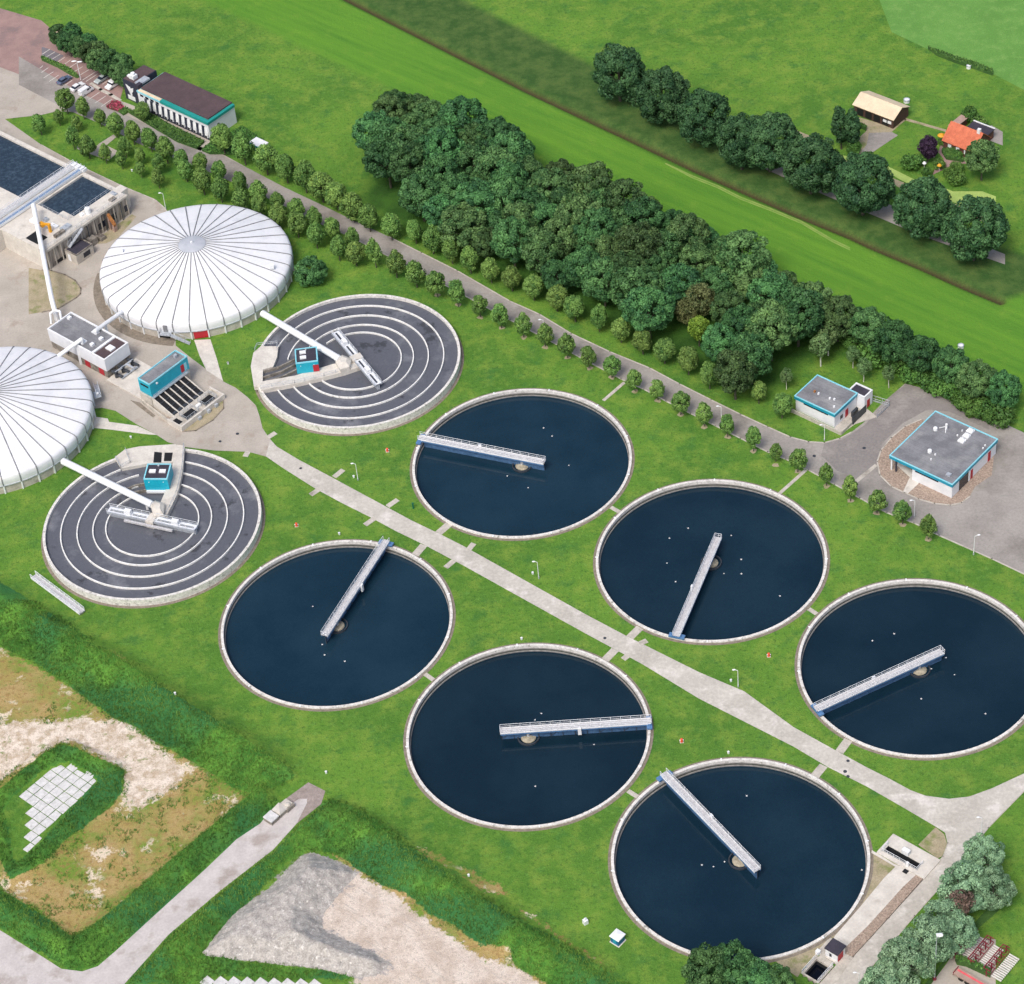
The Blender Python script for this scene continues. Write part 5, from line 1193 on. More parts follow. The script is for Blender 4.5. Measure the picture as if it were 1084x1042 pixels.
a = ST(zfm, 795, 300, 2.2); b = ST(zfm, 890, 225, 2.2)
m = MB(); m.obox(a, b, 1.8, 0, 2.1); sb(m, 'wall', 'brick', GS); m = MB(); m.obox(a, b, 2.2, 2.1, 2.3); sb(m, 'roof', 'tan', GS)
def flat(name, zf, pts, mat, z): return struct_sheet(name, [PL(zf, pts)], mat, z)
flat('barn_yard', zR, [(445, 432), (600, 478), (655, 432), (665, 445), (600, 500), (628, 515), (560, 560), (480, 612), (455, 600), (470, 560), (450, 530), (490, 495), (480, 475), (440, 455)], 'gravel_olive', .05)
flat('farm_drive', zR, [(500, 505), (600, 500), (628, 515), (560, 560), (480, 615), (455, 605), (490, 555)], 'asphalt', .06)
flat('farm_path', zR, [(660, 438), (840, 490), (838, 500), (655, 448)], 'gravel_olive', .05)
flat('garden_paving', zR, [(820, 545), (850, 590), (920, 610), (930, 640), (880, 640), (840, 660), (800, 680), (780, 690), (800, 640), (830, 620), (805, 590)], 'brick_paving', .05)
flat('garden_drive', zR, [(985, 505), (1040, 470), (1090, 500), (1090, 560), (1010, 530)], 'asphalt', .05)
flat('dyke_road', zR, [(-60, 565), (0, 590), (80, 622), (150, 660), (330, 740), (540, 800), (600, 825), (800, 930), (1000, 1000), (1100, 1040), (1100, 1085), (1000, 1050), (820, 990), (700, 945), (560, 885), (330, 790), (150, 712), (60, 672), (-60, 620)], 'asphalt', .06)
flat('farm_lane', zR, [(60, 445), (135, 475), (235, 515), (380, 618), (480, 660), (600, 702), (650, 722), (760, 775), (880, 818), (1028, 880), (1060, 900), (1060, 920), (870, 840), (740, 795), (590, 725), (470, 675), (370, 632), (220, 530), (120, 490), (50, 462)], 'gravel_olive', .05)
def canal(pts):
    m = MB(); m.sheet(PL(zR, pts), .05); return kind(m.build('canal', 'duckweed'), 'structure')
canal([(360, 600), (480, 620), (560, 640), (640, 680), (700, 710), (800, 735), (870, 762), (1000, 762), (1060, 785), (1060, 825), (920, 828), (860, 806), (740, 760), (640, 712), (560, 665), (470, 640), (360, 615)])
flat('mown_field', zR, [(770, 140), (600, 60), (500, -200), (1500, -200), (1500, 480), (1060, 250), (960, 215), (880, 190)], 'field_far', .05)
hedge('hedge', zR, [(760, 135), (800, 148), (900, 185), (960, 200), (1045, 238), (1045, 252), (950, 218), (880, 196), (800, 165)], 1.0, 'ragged dark field hedge at the top right')
hedge('hedge', zR, [(445, 465), (490, 485), (487, 495), (440, 474)], 1.1, 'short dark hedge beside the barn yard')
hedge('hedge', zR, [(820, 590), (830, 575), (850, 610), (920, 625), (915, 635), (840, 622)], .8, 'curved garden hedge in front of the farmhouse')
def bale(zf, x, y, label, r=.8):
    p = PZ(zf, x, y, .6); t = thing('trough', label, 'trough', (p.x, p.y, 0)); MB().tube((0, 0, 0), (0, 0, .8), r, n=16).build('tub', 'white', t, True); MB().ring(0, 0, r * .8, r * 1.08, .75, .9, n=16).build('rim', 'grey_metal', t)
bale(zfm, 473, 110, 'round white trough in the meadow behind the barn'); bale(zR, 940, 210, 'small white trough beside the ragged field hedge', .6)
bale(zV, 952, 427, 'pale cattle trough on the bright field above the dark hedge trees', .7)
def parasol(zf, x, y, label, mat, r=1.3):
    p = PZ(zf, x, y, 2.0); t = thing('parasol', label, 'parasol', (p.x, p.y, 0)); MB().tube((0, 0, 0), (0, 0, 2.3), .05, n=6).build('pole', 'white', t); MB().lathe(0, 0, [(0, 2.5), (r * .5, 2.3), (r, 1.95), (r, 1.9)], 10).build('canopy', mat, t)
parasol(zfm, 722, 360, 'yellow parasol beside the corner of the farmhouse', 'yellow', 1.0); parasol(zfm, 708, 576, 'yellow parasol in the farmhouse garden', 'yellow', .6)
parasol(zfm, 600, 560, 'white parasol in the farmhouse garden', 'white', .55)

# ------------------------------------------------------------------ outlet works and hut
OW = sthing('outlet_works', 'pale concrete outlet with a long dark slot beside the lowest tank', 'channel', -170, 274)
s0, s1, t0, t1 = PA
z1 = .32
m = MB()
for q in ((s0 - .1, s1 + .1, t1, t1 + .1), (s0 - .1, s1 + .1, t0 - .1, t0), (s0 - .1, s0, t0, t1), (s1, s1 + .1, t0, t1)): m.box(*q, -2.5, z1 - .15)
sb(m, 'shade_lining', 'shade_lining', OW)  # dark lining added so the slot looks shaded inside
for q in ((-176.0, -165.1, t1 + .1, 277.0), (-176.0, -165.1, 271.3, t0 - .1), (-176.0, s0 - .1, t0 - .1, t1 + .1), (s1 + .1, -165.1, t0 - .1, t1 + .1)):
    m = MB(); m.box(*q, -2.5, z1); sb(m, 'slab', 'concrete_light', OW)
m = MB(); m.box(s0, s1, t0, t1, -2.6, -.9); sb(m, 'water', 'pit_water', OW)
m = MB(); m.rail((s0 - .3, t0 - .3), (s1 + .3, t0 - .3), z1, z1, 1.0, 1.2, .05); m.rail((s0 - .3, t0 - .3), (s0 - .3, t1 + .3), z1, z1, 1.0, 1.2, .05); m.rail((s1 + .3, t0 - .3), (s1 + .3, t1 + .3), z1, z1, 1.0, 1.2, .05); sb(m, 'railing', 'rail', OW)
s, t = ST(zot, 470, 385, .9); m = MB(); m.box(s - .75, s + .75, t - .4, t + .5, z1, 1.5); sb(m, 'control_box', 'white', OW)
s, t = ST(zot, 490, 540, .9); m = MB(); m.box(s - .25, s + .25, t - .2, t + .2, z1, 1.4); sb(m, 'valve', 'white', OW)
s, t = ST(zot, 465, 628, .3); m = MB(); m.box(s - .5, s + .5, t - .5, t + .5, z1, z1 + .03); sb(m, 'manhole', 'dark_metal', OW) if False else struct_sheet('manhole', [[W2(s - .5, t - .5), W2(s + .5, t - .5), W2(s + .5, t + .5), W2(s - .5, t + .5)]], 'black', .2)
flat('culvert_roof', zMm, [(458, 298), (575, 370), (700, 416), (620, 490), (530, 590), (430, 700), (325, 800), (250, 775), (265, 745), (400, 590), (520, 445), (580, 385), (455, 312)], 'concrete_light', .12)
flat('cobble_verge', zMm, [(670, 410), (732, 445), (548, 650), (360, 855), (300, 830), (410, 700), (600, 485)], 'cobble', .1)
flat('cobble_corner', zMm, [(790, 178), (835, 215), (850, 262), (825, 330), (800, 340), (700, 270)], 'gravel_olive', .09)
flat('cobble_verge', zMm, [(455, 300), (600, 380), (510, 480), (440, 570), (360, 650), (270, 755), (190, 835), (100, 915), (70, 960), (-40, 880), (-40, 850), (60, 840), (200, 770), (350, 640), (430, 500), (455, 400)], 'gravel_olive', .045)
struct_sheet('hut_forecourt', [[W2(-171.6, 245.0), W2(-171.6, 249.5), W2(-164.9, 249.5), W2(-164.4, 236), W2(-167.0, 236), W2(-167.0, 245.0)]], 'concrete', .06)
HT = sthing('hut', 'small white hut with a dark roof and red doors beside the square dark pit', 'hut', -169, 246)
m = MB(); m.box(-169.8, -167.1, 245.5, 248.0, 0, 2.35); sb(m, 'wall', 'white_wall', HT)
m = MB(); m.box(-169.95, -166.95, 245.3, 248.15, 2.35, 2.6); sb(m, 'roof', 'roof_dark', HT)
m = MB(); m.box(-167.1, -167.04, 245.7, 247.3, .1, 1.9); sb(m, 'door', 'red', HT)
m = MB(); m.box(-168.9, -168.4, 245.44, 245.5, .7, 1.6); sb(m, 'window', 'window', HT)
m = MB(); m.box(-169.4, -167.3, 245.1, 245.5, 0, .25); sb(m, 'step', 'concrete_light', HT)
PT = sthing('pit', 'square dark water pit with pale walls below the small white hut', 'pit', -169, 242)
s0, s1, t0, t1 = PB
for q in ((s0 - .5, s0, t0 - .3, t1 + .6), (s1, s1 + .35, t0 - .3, t1 + .6), (s0, s1, t1, t1 + 1.2), (s0, s1, t0 - .3, t0)):
    m = MB(); m.box(*q, -3, .25); sb(m, 'wall', 'concrete', PT)
m = MB(); m.box(s0, s1, t0, t1, -3.0, -1.3); sb(m, 'water', 'pit_water', PT)
m = MB()
for q in ((s0, s1, t1 - .06, t1 + .01), (s0, s0 + .06, t0, t1 - .06)): m.box(*q, -2.5, -.35)
sb(m, 'shade_lining', 'shade_lining', PT)  # added lining on two faces, the pit's shade painted as dark colour
m = MB(); m.rail((s0 - .25, t0 - .3), (s0 - .25, t1 + .8), .25, .25, 1.0, 1.2, .05); m.rail((s1 + .2, t0 - .3), (s1 + .2, t1 + .5), .25, .25, 1.0, 1.2, .05); sb(m, 'railing', 'rail', PT)
m = MB(); m.box(s0 - 1.0, s0 - .2, t1 + .9, t1 + 1.7, 0, .9); sb(m, 'box', 'white', PT)
# ------------------------------------------------------------------ yard at the bottom right
flat('paved_yard', zbr, [(690, 505), (490, 730), (400, 860), (250, 1060), (640, 1100), (960, 1100), (960, 560), (800, 540)], 'yard', .05)
q = PL(zbr, [(560, 560), (800, 310)]); d_ = (q[1] - q[0]).normalized()
struct_sheet('ditch_bank', [PL(zbr, [(580, 560), (800, 300), (1000, 100), (1000, 240), (900, 330), (700, 500), (640, 560), (480, 730), (250, 1060), (180, 1060)])], 'hedge', .04)
RK = thing('pipe_rack', 'dark red steel racks stacked with pale bars at the lower right corner', 'rack', PZ(zbr, 620, 760), AE)
cc = PZ(zbr, 620, 760); root = RK
def loc_st(zf, x, y, z=0):
    s, t = ST(zf, x, y, z); return s, t
ORG[RK.name] = (*ST(zbr, 620, 760), 0)
a = ST(zbr, 520, 760); b = ST(zbr, 700, 520); c_ = ST(zbr, 900, 900)
S0, T0 = a[0], a[1]; LT = abs(b[1] - a[1]) + .5
for k in range(3):
    s = S0 + k * 3.4
    for j in range(5):
        t = T0 + j * LT / 4
        m = MB(); m.box(s - .1, s + .1, t - .1, t + .1, 0, 2.2); m.box(s - .7, s + .7, t - .06, t + .06, 1.0, 1.15); m.box(s - .7, s + .7, t - .06, t + .06, 2.0, 2.15); sb(m, 'upright', 'red_steel', RK)
    m = MB(); m.box(s - .75, s - .65, T0, T0 + LT, .9, 1.05); m.box(s + .65, s + .75, T0, T0 + LT, .9, 1.05); m.box(s - .75, s - .6, T0, T0 + LT, 1.95, 2.2); sb(m, 'beam', 'red_steel', RK)
    for j in range(13):
        t = T0 + .3 + j * (LT - .6) / 12
        m = MB(); m.box(s + .9, s + 3.0, t - .13, t + .13, .5, .72); sb(m, 'bar', 'line', RK)
TR = thing('flatbed_trailer', 'long tan flatbed trailer with a pink stripe parked at the lower right corner', 'trailer', PZ(zbr, 560, 930), AE)
a = ST(zbr, 560, 860, 1.2); b = ST(zbr, 505, 930, 1.2); ORG[TR.name] = (*ST(zbr, 560, 930), 0)
s, t = a
m = MB(); m.box(s, s + 11, b[1], t, 1.0, 1.25); sb(m, 'bed', 'tan', TR)
m = MB(); m.box(s + .2, s + 10.8, (t + b[1]) / 2 + .1, (t + b[1]) / 2 + .5, 1.25, 1.29); sb(m, 'stripe', 'pink_stripe', TR)
m = MB(); m.box(s - .1, s, b[1], t, .7, 1.6); m.box(s + .2, s + 10.8, b[1] + .3, b[1] + .5, .8, 1.0); sb(m, 'frame', 'red_steel', TR)
for k in (1.5, 2.8, 8.5):
    for y in (b[1] + .25, t - .25):
        m = MB(); m.tube((s + k, y - .15, .5), (s + k, y + .15, .5), .5, n=14); sb(m, 'wheel', 'tyre', TR)
hedge('hedge', zbr, [(520, 790), (560, 770), (640, 800), (780, 860), (900, 930), (900, 975), (780, 920), (640, 855), (540, 835)], 1.4, 'dark clipped hedge between the red racks and the trailer')

# ------------------------------------------------------------------ lamps, posts, kiosk, blocks
def lamp(zf, x, y, label, h=5.0, head=None, arm=(-.9, .3)):
    p = PZ(zf, x, y) if head is None else None
    if head is not None: q = PZ(zf, x, y, h); p = Vector((q.x - arm[0], q.y - arm[1], 0))
    t = thing('lamp_post', label, 'lamp post', p, 0, 'street lamps of the plant')
    MB().tube((0, 0, 0), (0, 0, h), .09, .05, n=8).build('pole', 'white', t)
    MB().tube((0, 0, h), (arm[0] * .7, arm[1] * .7, h + .1), .045, n=6).build('arm', 'white', t)
    d = Vector((arm[0], arm[1], 0)).normalized(); a = Vector((arm[0] * .55, arm[1] * .55, h + .08)); m = MB(); m.ball((arm[0] * .85, arm[1] * .85, h + .08), .38, .2, .12, nu=10)
    m.build('lamp_head', 'white', t, True)
    MB().tube((0, 0, 0), (0, 0, .6), .14, n=8).build('base', 'grey_metal', t); return t
lamp(zO, 603, 254, 'white lamp post on the lawn between the ringed tank and the left bridge')
lamp(zC1, 627, 970, 'white lamp post on the lawn below the tank with the level left bridge')
lamp(zC2, 673, 990, 'white lamp post on the lawn below the middle tank with the steep bridge')
lamp(zT, 490, 475, 'lamp post just behind the upper rim of the right covered tank', 5.0)
lamp(zE, 345, 486, 'white lamp post on the grass in front of the smaller teal-roofed building', 4.6)
lamp(zE, 1003, 990, 'lamp post at the right end of the service road verge', 5.5, None, (1.1, .3))
lamp(zE, 725, 750, 'lamp post head rising between two roadside trees near the cobbled apron', 5.0, True)
lamp(zF, 128, 578, 'lamp post at the service road edge near the uppermost wood-side trees', 5.0, True)
lamp(zF, 913, 960, 'lamp post at the service road edge opposite the wood', 5.0, True)
lamp(zP, 1025, 742, 'lamp post beside the wide road fork at the right edge', 5.0)
lamp(zMm, 365, 935, 'lamp post beside the road below the small hut', 4.5, True)
q = PZ(zpk, 372, 318, 6.0); t = thing('lamp_post', 'twin-headed lamp post among the empty parking bays', 'lamp post', (q.x, q.y, 0), 0, 'street lamps of the plant')
MB().tube((0, 0, 0), (0, 0, 6), .1, .06, n=8).build('pole', 'white', t)
for s in (-1, 1): MB().ball((s * .8, -s * .3, 6.0), .75, .3, .15).build('lamp_head', 'white', t, True)
q = PZ(zbr, 298, 990); t = thing('floodlight_mast', 'tall slim floodlight mast beside the willows at the lower right', 'lamp post', q)
MB().tube((0, 0, 0), (0, 0, 13.2), .14, .08, n=10).build('pole', 'grey_metal', t)
m = MB(); m.box(-.1, 1.0, -.35, .35, 13.1, 13.4); m.ball((.6, 0, 13.3), .55, .45, .25); m.build('floodlight', 'white', t)
MB().box(-.3, .3, -.3, .3, 0, .6).build('base', 'red_steel', t)
def hydrant(zf, x, y, label):
    p = PZ(zf, x, y, .4); t = thing('hydrant', label, 'hydrant', (p.x, p.y, 0), 0, 'red hydrants on the lawn')
    MB().tube((0, 0, 0), (0, 0, .75), .3, .26, n=12).build('body', 'orange_red', t, True); MB().ball((0, 0, .78), .3, .3, .22).build('cap', 'orange_red', t, True)
    MB().tube((-.42, 0, .5), (.42, 0, .5), .12, n=8).build('outlet', 'white', t); MB().box(-.4, .4, -.4, .4, 0, .06).build('base', 'concrete', t)
hydrant(zO, 737, 115, 'small red hydrant on the lawn between the ringed tank and the railed bridge foot'); hydrant(zO, 320, 458, 'small red hydrant on the lawn right of the lower ringed tank')
hydrant(zC2, 808, 848, 'small red hydrant on the lawn below right of the middle tank'); hydrant(zC6, 305, 15, 'small red hydrant on the lawn above the lowest tank')
def marker(zf, x, y, label, h=.5, mat='white', w=.16, grp='small white marker posts on the lawn'):
    p = PZ(zf, x, y, h * .5); t = thing('marker_post', label, 'marker', (p.x, p.y, height(p.x, p.y)), .4, grp)
    MB().box(-w, w, -w, w, 0, h).build('post', mat, t); MB().box(-w * 1.3, w * 1.3, -w * 1.3, w * 1.3, h, h + .08).build('cap', mat, t)
marker(zO, 855, 372, 'dark green post on the lawn left of the railed tank rim', 1.6, 'green_paint', .14, 'posts')
for zf, x, y, lb in ((zC4, 580, 63, 'white marker on the lawn just above the tank with the steep white bridge'), (zC1, 600, 946, 'white marker beside the lamp post below the first level-bridge tank'),
                     (zC2, 641, 962, 'white marker beside the lamp post below the middle tank'), (zC5, 510, 63, 'white marker above the tank with the level right bridge'), (zC6, 490, 63, 'white marker above the lowest tank'),
                     (zO, 583, 238, 'white marker beside the lamp post right of the ringed tank'), (zJ, 612, 252, 'white marker on the crest of the grassy bank'), (zL, 608, 398, 'white marker on the bare patch by the long bank'),
                     (zN, 656, 20, 'white marker on the grass wedge by the pale ramp'), (zN, 210, 360, 'white marker on the grass between the lower ringed tank and the pale path'), (zT, 360, 328, 'white marker among the small trees above the yard'),
                     (zL, 140, 55, 'white marker near the blunt end of the track'), (zB, 840, 520, 'white marker on the grass left of the ringed tank platform')):
    marker(zf, x, y, lb)
c = PZ(zL, 990, 545, .5); t = thing('ventilation_cowl', 'small white upright box on the lawn left of the blue kiosk', 'box', (c.x, c.y, 0), .5)
MB().box(-.45, .45, -.4, .4, 0, 1.1).build('housing', 'white', t); MB().tube((0, 0, 1.1), (0, 0, 1.6), .16, n=8).build('vent', 'white', t)
c = PZ(zC6, 52, 800, .7); t = thing('kiosk', 'small blue kiosk with a white roof on the lawn', 'kiosk', (c.x, c.y, 0), AE)
MB().box(-.95, .95, -.95, .95, .08, 1.7).build('wall', 'kiosk_blue', t); MB().box(-1.15, 1.15, -1.15, 1.15, 0, .1).build('base', 'concrete_light', t)
m = MB(); v = [(-1.12, -1.12, 1.7), (1.12, -1.12, 1.7), (1.12, 1.12, 1.7), (-1.12, 1.12, 1.7)]; v += [(x, y, 1.9) for x, y, z in v] + [(0, 0, 2.15)]
m.add(v, [(3, 2, 1, 0), (0, 1, 5, 4), (1, 2, 6, 5), (2, 3, 7, 6), (3, 0, 4, 7), (4, 5, 8), (5, 6, 8), (6, 7, 8), (7, 4, 8)]); m.build('roof', 'white', t)
MB().box(-.4, .4, -.98, -.95, .15, 1.5).build('door', 'teal', t)
BK = [((325, 540), 'flat', 'white topped block nearest the viewer of the three beside the track end'), ((432, 442), 'ridge', 'middle block of the three beside the track end, its top creased'), ((525, 378), 'rough', 'rough block nearest the blunt track end, one of three')]
for (x, y), ty, lb in BK:
    s, tt = ST(zbk, x, y, 1.0); o = sthing('concrete_block', lb, 'block', s, tt, 'blocks beside the track')
    m = MB(); m.box(s - 1.15, s + 1.15, tt - 1.05, tt + 1.05, 0, .95); sb(m, 'base', 'concrete_dark', o)
    m = MB()
    if ty == 'flat': m.box(s - 1.2, s + 1.2, tt - 1.1, tt + 1.1, .95, 1.2); sb(m, 'cover', 'slab', o)
    elif ty == 'ridge': m.add([(s - 1.2, tt - 1.1, .96), (s + 1.2, tt - 1.1, .96), (s + 1.2, tt + 1.1, .96), (s - 1.2, tt + 1.1, .96), (s - 1.0, tt + .9, 1.5), (s + 1.0, tt - .9, 1.5)], [(3, 2, 1, 0), (0, 1, 5, 4), (1, 2, 5), (2, 3, 4, 5), (3, 0, 4)]); sb(m, 'cover', 'concrete_light', o)
    else: m.box(s - 1.1, s + .8, tt - 1.0, tt + .9, .95, 1.15); m.ball((s + .3, tt, 1.1), .7, .6, .4); sb(m, 'cover', 'concrete', o)
# white railed gangway on the lawn, left edge
A = PZ(zD, -20, 665, .8); B = PZ(zD, 195, 825, .8); t = thing('gangway', 'white railed gangway crossing the lawn beside the grassy bank at the left edge', 'gangway', (B.x, B.y, 0), math.atan2(B.y - A.y, B.x - A.x))
L = (B - A).to_2d().length
MB().box(-L, 0, -.75, .75, .55, .75).build('deck', 'deck', t)
for s in (-1, 1): MB().rail((-L, s * .7), (0, s * .7), .75, .75, 1.0, 1.6, .06).build('railing', 'rail', t); MB().box(-L, 0, s * .72 - .05, s * .72 + .05, .4, .8).build('girder', 'white', t)
for k in range(4): MB().box(-L * k / 3.3 - .5, -L * k / 3.3 - .2, -.5, .5, -.1, .55).build('trestle', 'concrete', t)
# concrete slabs laid in a grid between the banks
sp = PL(zJ, [(-60, 650), (18, 572), (140, 528), (270, 610), (120, 760), (20, 880), (-60, 950)]); spx = xy(sp)
s_all = [q.dot(E1) for q in sp]; t_all = [q.dot(E2) for q in sp]; proto = None; rr = random.Random(3)
def slab_at(s, t, lab, grp, z=.0):
    global proto
    p = W2(s, t, z)
    if proto is None:
        proto = MB().box(-1.02, 1.02, -1.02, 1.02, -.1, .16).build('concrete_slab', 'slab'); o = proto
    else: o = proto.copy(); COL.objects.link(o)
    o.location = (p.x, p.y, z + rr.uniform(-.05, .04)); o.rotation_euler = (rr.uniform(-.02, .02), rr.uniform(-.02, .02), AE + rr.uniform(-.03, .03)); tag(o, lab, 'slab', grp)
for i in range(-2, 40):
    for j in range(-2, 40):
        s = min(s_all) + i * 2.22; t = min(t_all) + j * 2.22; w = W2(s, t)
        if sdf(spx, np.array([w.x]), np.array([w.y]))[0] < -.25: slab_at(s, t, 'square pale slab in the grid of slabs enclosed by the green bank', 'slabs in the enclosed grid')
a = PZ(zK, 648, 896); b = PZ(zK, 1110, 910); n = int((b - a).length / 2.5)
for k in range(n):
    p = a.lerp(b, k / n); s, t = p.dot(E1), p.dot(E2); slab_at(s, t, 'pale slab in the single row along the bottom edge', 'slabs along the bottom edge', .05)
for k, (zf, x, y, sx) in enumerate([(zP, 298, 340, .35), (zP, 282, 398, .4), (zP, 298, 425, .35), (zC2, 85, 775, .35), (zO, 340, 200, .35), (zL, 610, 400, .01), (zN, 700, 345, .4), (zN, 620, 380, .35), (zE, 300, 555, .4), (zE, 520, 520, .4)]):
    if sx < .1: continue
    q = PZ(zf, x, y); m = MB(); m.disc(q.x, q.y, sx, .095, 14); kind(m.build('manhole_cover', 'dark_metal'), 'structure')
# gulls on the water
gm = MB(); gm.ball((0, 0, .08), .26, .12, .11, nu=10); gm.ball((.24, 0, .2), .09, .07, .08, nu=8); gm.add([(-.2, -.1, .12), (.1, -.14, .12), (-.1, -.42, .16), (-.2, .1, .12), (.1, .14, .12), (-.1, .42, .16)], [(0, 1, 2), (4, 3, 5)]); gm.tube((-.24, 0, .1), (-.42, 0, .1), .06, .03, n=6); gm.tube((.32, 0, .2), (.4, 0, .19), .02, .01, n=5)
gproto = None
GP = [(zC1, [(648, 305), (686, 341), (760, 470), (488, 517), (580, 569)], 'N0'), (zC2, [(452, 289), (370, 333), (643, 321), (359, 443), (686, 427), (610, 489), (687, 490), (397, 525), (857, 588)], 'N1'),
      (zC3, [(552, 384), (443, 419), (812, 504), (855, 589), (688, 710), (1010, 785), (738, 560)], 'N2'), (zC4, [(463, 384), (515, 598), (605, 626), (506, 552)], 'S0'), (zC5, [(591, 369), (565, 395), (806, 495), (566, 666)], 'S1'),
      (zC6, [(563, 234), (385, 508), (431, 514), (475, 495), (1018, 527)], 'S2')]
GN = {'N0': 'the tank with the level left bridge', 'N1': 'the middle tank by the tree row', 'N2': 'the tank at the right edge', 'S0': 'the tank whose bridge points to the road', 'S1': 'the tank with the level right bridge', 'S2': 'the lowest tank'}
rr = random.Random(8)
for zf, pts, k in GP:
    for x, y in pts:
        p = PZ(zf, x, y, -1.1)
        if gproto is None: gproto = gm.build('gull', 'gull', None, True); o = gproto
        else: o = gproto.copy(); COL.objects.link(o)
        o.location = (p.x, p.y, -1.16); o.rotation_euler = (0, 0, rr.uniform(0, 6.28)); q = rr.uniform(.48, .66); o.scale = (q, q, q); tag(o, 'white gull floating on the dark water of ' + GN[k], 'gull', 'gulls on ' + GN[k])

# ------------------------------------------------------------------ trees
def leafcloud(seed, rx, rz, zc, nl, nleaf, ls, lobe=.42, inner=.62, ztop=1.0, lean=0.0, up=.0, taper=0.0, droop=0.0):
    r = np.random.RandomState(seed)
    g = (1 + 5 ** .5) / 2; i = np.arange(nl) + .5
    ph = np.arccos(1 - 2 * i / nl); th = 2 * np.pi * i / g + r.rand() * 6
    d = np.stack([np.sin(ph) * np.cos(th), np.sin(ph) * np.sin(th), np.cos(ph)], 1) + r.normal(0, .16, (nl, 3))
    d = d / np.linalg.norm(d, axis=1)[:, None]; rad = inner * r.uniform(.82, 1.12, nl)
    tp = 1 - taper * np.clip(d[:, 2], -1, 1) * rad
    C = np.stack([d[:, 0] * rad * rx * tp, d[:, 1] * rad * rx * tp, d[:, 2] * rad * rz], 1)
    lr = lobe * rx * r.uniform(.75, 1.25, nl); lt = r.rand(nl)
    k = r.randint(0, nl, nleaf)
    v = r.normal(size=(nleaf, 3)); v /= np.linalg.norm(v, axis=1)[:, None]
    out = C[k] / (np.linalg.norm(C[k], axis=1)[:, None] + 1e-6)
    v = v + out * .55; v /= np.linalg.norm(v, axis=1)[:, None]
    rr_ = r.uniform(.72, 1.08, nleaf)[:, None]
    Pt = C[k] + v * lr[k][:, None] * rr_ * np.array([1, 1, min(1.3, rz / rx)])
    if droop: Pt[:, 2] -= droop * (Pt[:, 0] ** 2 + Pt[:, 1] ** 2) / rx
    Pt[:, 2] += zc
    nrm = v + r.normal(0, .55, (nleaf, 3)); nrm /= np.linalg.norm(nrm, axis=1)[:, None]
    a = np.cross(nrm, r.normal(size=(nleaf, 3))); a /= np.linalg.norm(a, axis=1)[:, None]; b = np.cross(nrm, a)
    s = (ls * r.uniform(.6, 1.25, nleaf))[:, None]
    V = np.stack([Pt + a * s, Pt + b * s * .7, Pt - a * s, Pt - b * s * .7], 1).reshape(-1, 3)
    tint = np.clip(lt[k] * .55 + r.rand(nleaf) * .5, 0, 1.1)
    return V, np.repeat(tint, 4)
KINDS = {}
def treekind(key, name, seeds, rx, rz, zc, nl, nleaf, ls, leaf, bark='bark', tr=.16, **kw):
    ps = []
    for sd_ in seeds:
        V, T = leafcloud(sd_, rx, rz, zc, nl, nleaf, ls, **kw)
        F = np.arange(len(V)).reshape(-1, 4)
        cr = npmesh('crown', V, F, leaf, attrs={'tint': T}, smooth=False)
        m = MB(); r = random.Random(sd_); top = zc + rz * .35
        m.tube((0, 0, -.2), (r.uniform(-.1, .1), r.uniform(-.1, .1), zc * .55), tr, tr * .75, n=8); m.tube((0, 0, zc * .5), (0, 0, top), tr * .75, tr * .25, n=7)
        for j in range(5):
            a = j * 1.257 + r.random(); z0 = zc * .5 + j * .12 * rz * .4; m.tube((0, 0, z0), (math.cos(a) * rx * .6, math.sin(a) * rx * .6, z0 + rz * .5), tr * .45, tr * .12, n=5)
        tk = m.build('trunk', bark)
        ps.append((cr.data, tk.data)); bpy.data.objects.remove(cr); bpy.data.objects.remove(tk)
    KINDS[key] = (name, ps)
treekind('lime', 'street_tree', (1, 2, 3, 4, 8, 9), 2.15, 3.1, 4.4, 30, 3000, .21, 'leaf_lime', tr=.14, taper=.5, lobe=.32)
treekind('limebig', 'street_tree', (5, 6, 7), 2.9, 3.7, 5.0, 42, 5000, .23, 'leaf_lime', tr=.18, taper=.38, lobe=.28)
treekind('wood', 'broadleaf_tree', (11, 12, 13, 14, 15, 16), 5.0, 4.6, 7.8, 80, 13000, .25, 'leaf_wood', tr=.3, lobe=.2, taper=.1, inner=.78)
treekind('poplar', 'broad_poplar', (21, 22, 23), 7.8, 8.2, 10.0, 120, 21000, .34, 'leaf_poplar', tr=.5, lobe=.19, taper=.2, inner=.8)
treekind('willow', 'willow_tree', (31, 32, 33, 34), 4.5, 4.3, 5.6, 60, 12000, .2, 'leaf_willow', tr=.35, lobe=.23, inner=.8, droop=.1)
treekind('dead', 'dying_tree', (92,), 2.4, 2.8, 6.4, 30, 1500, .22, 'leaf_dead', tr=.2, lobe=.4)
treekind('birch', 'birch_tree', (41, 42), 1.9, 2.4, 4.9, 18, 1500, .2, 'leaf_birch', 'birch_bark', tr=.13, lobe=.36)
treekind('column', 'columnar_poplar', (51,), 2.1, 6.6, 8.0, 44, 5200, .3, 'leaf_poplar', tr=.25, lobe=.42, inner=.72)
treekind('shrub', 'shrub', (61, 62, 63), 2.0, 1.5, 1.4, 18, 1500, .2, 'leaf_shrub', tr=.1, lobe=.42)
treekind('purple', 'purple_tree', (71,), 3.0, 3.0, 4.4, 28, 3600, .26, 'leaf_purple', tr=.2, lobe=.36)
treekind('yellow', 'pale_tree', (81,), 2.6, 3.6, 5.6, 26, 3200, .26, 'leaf_yellow', tr=.2, lobe=.36)
treekind('brown', 'brown_tree', (91, 93), 3.4, 3.8, 6.8, 40, 4200, .22, 'leaf_brown', tr=.2, lobe=.34)
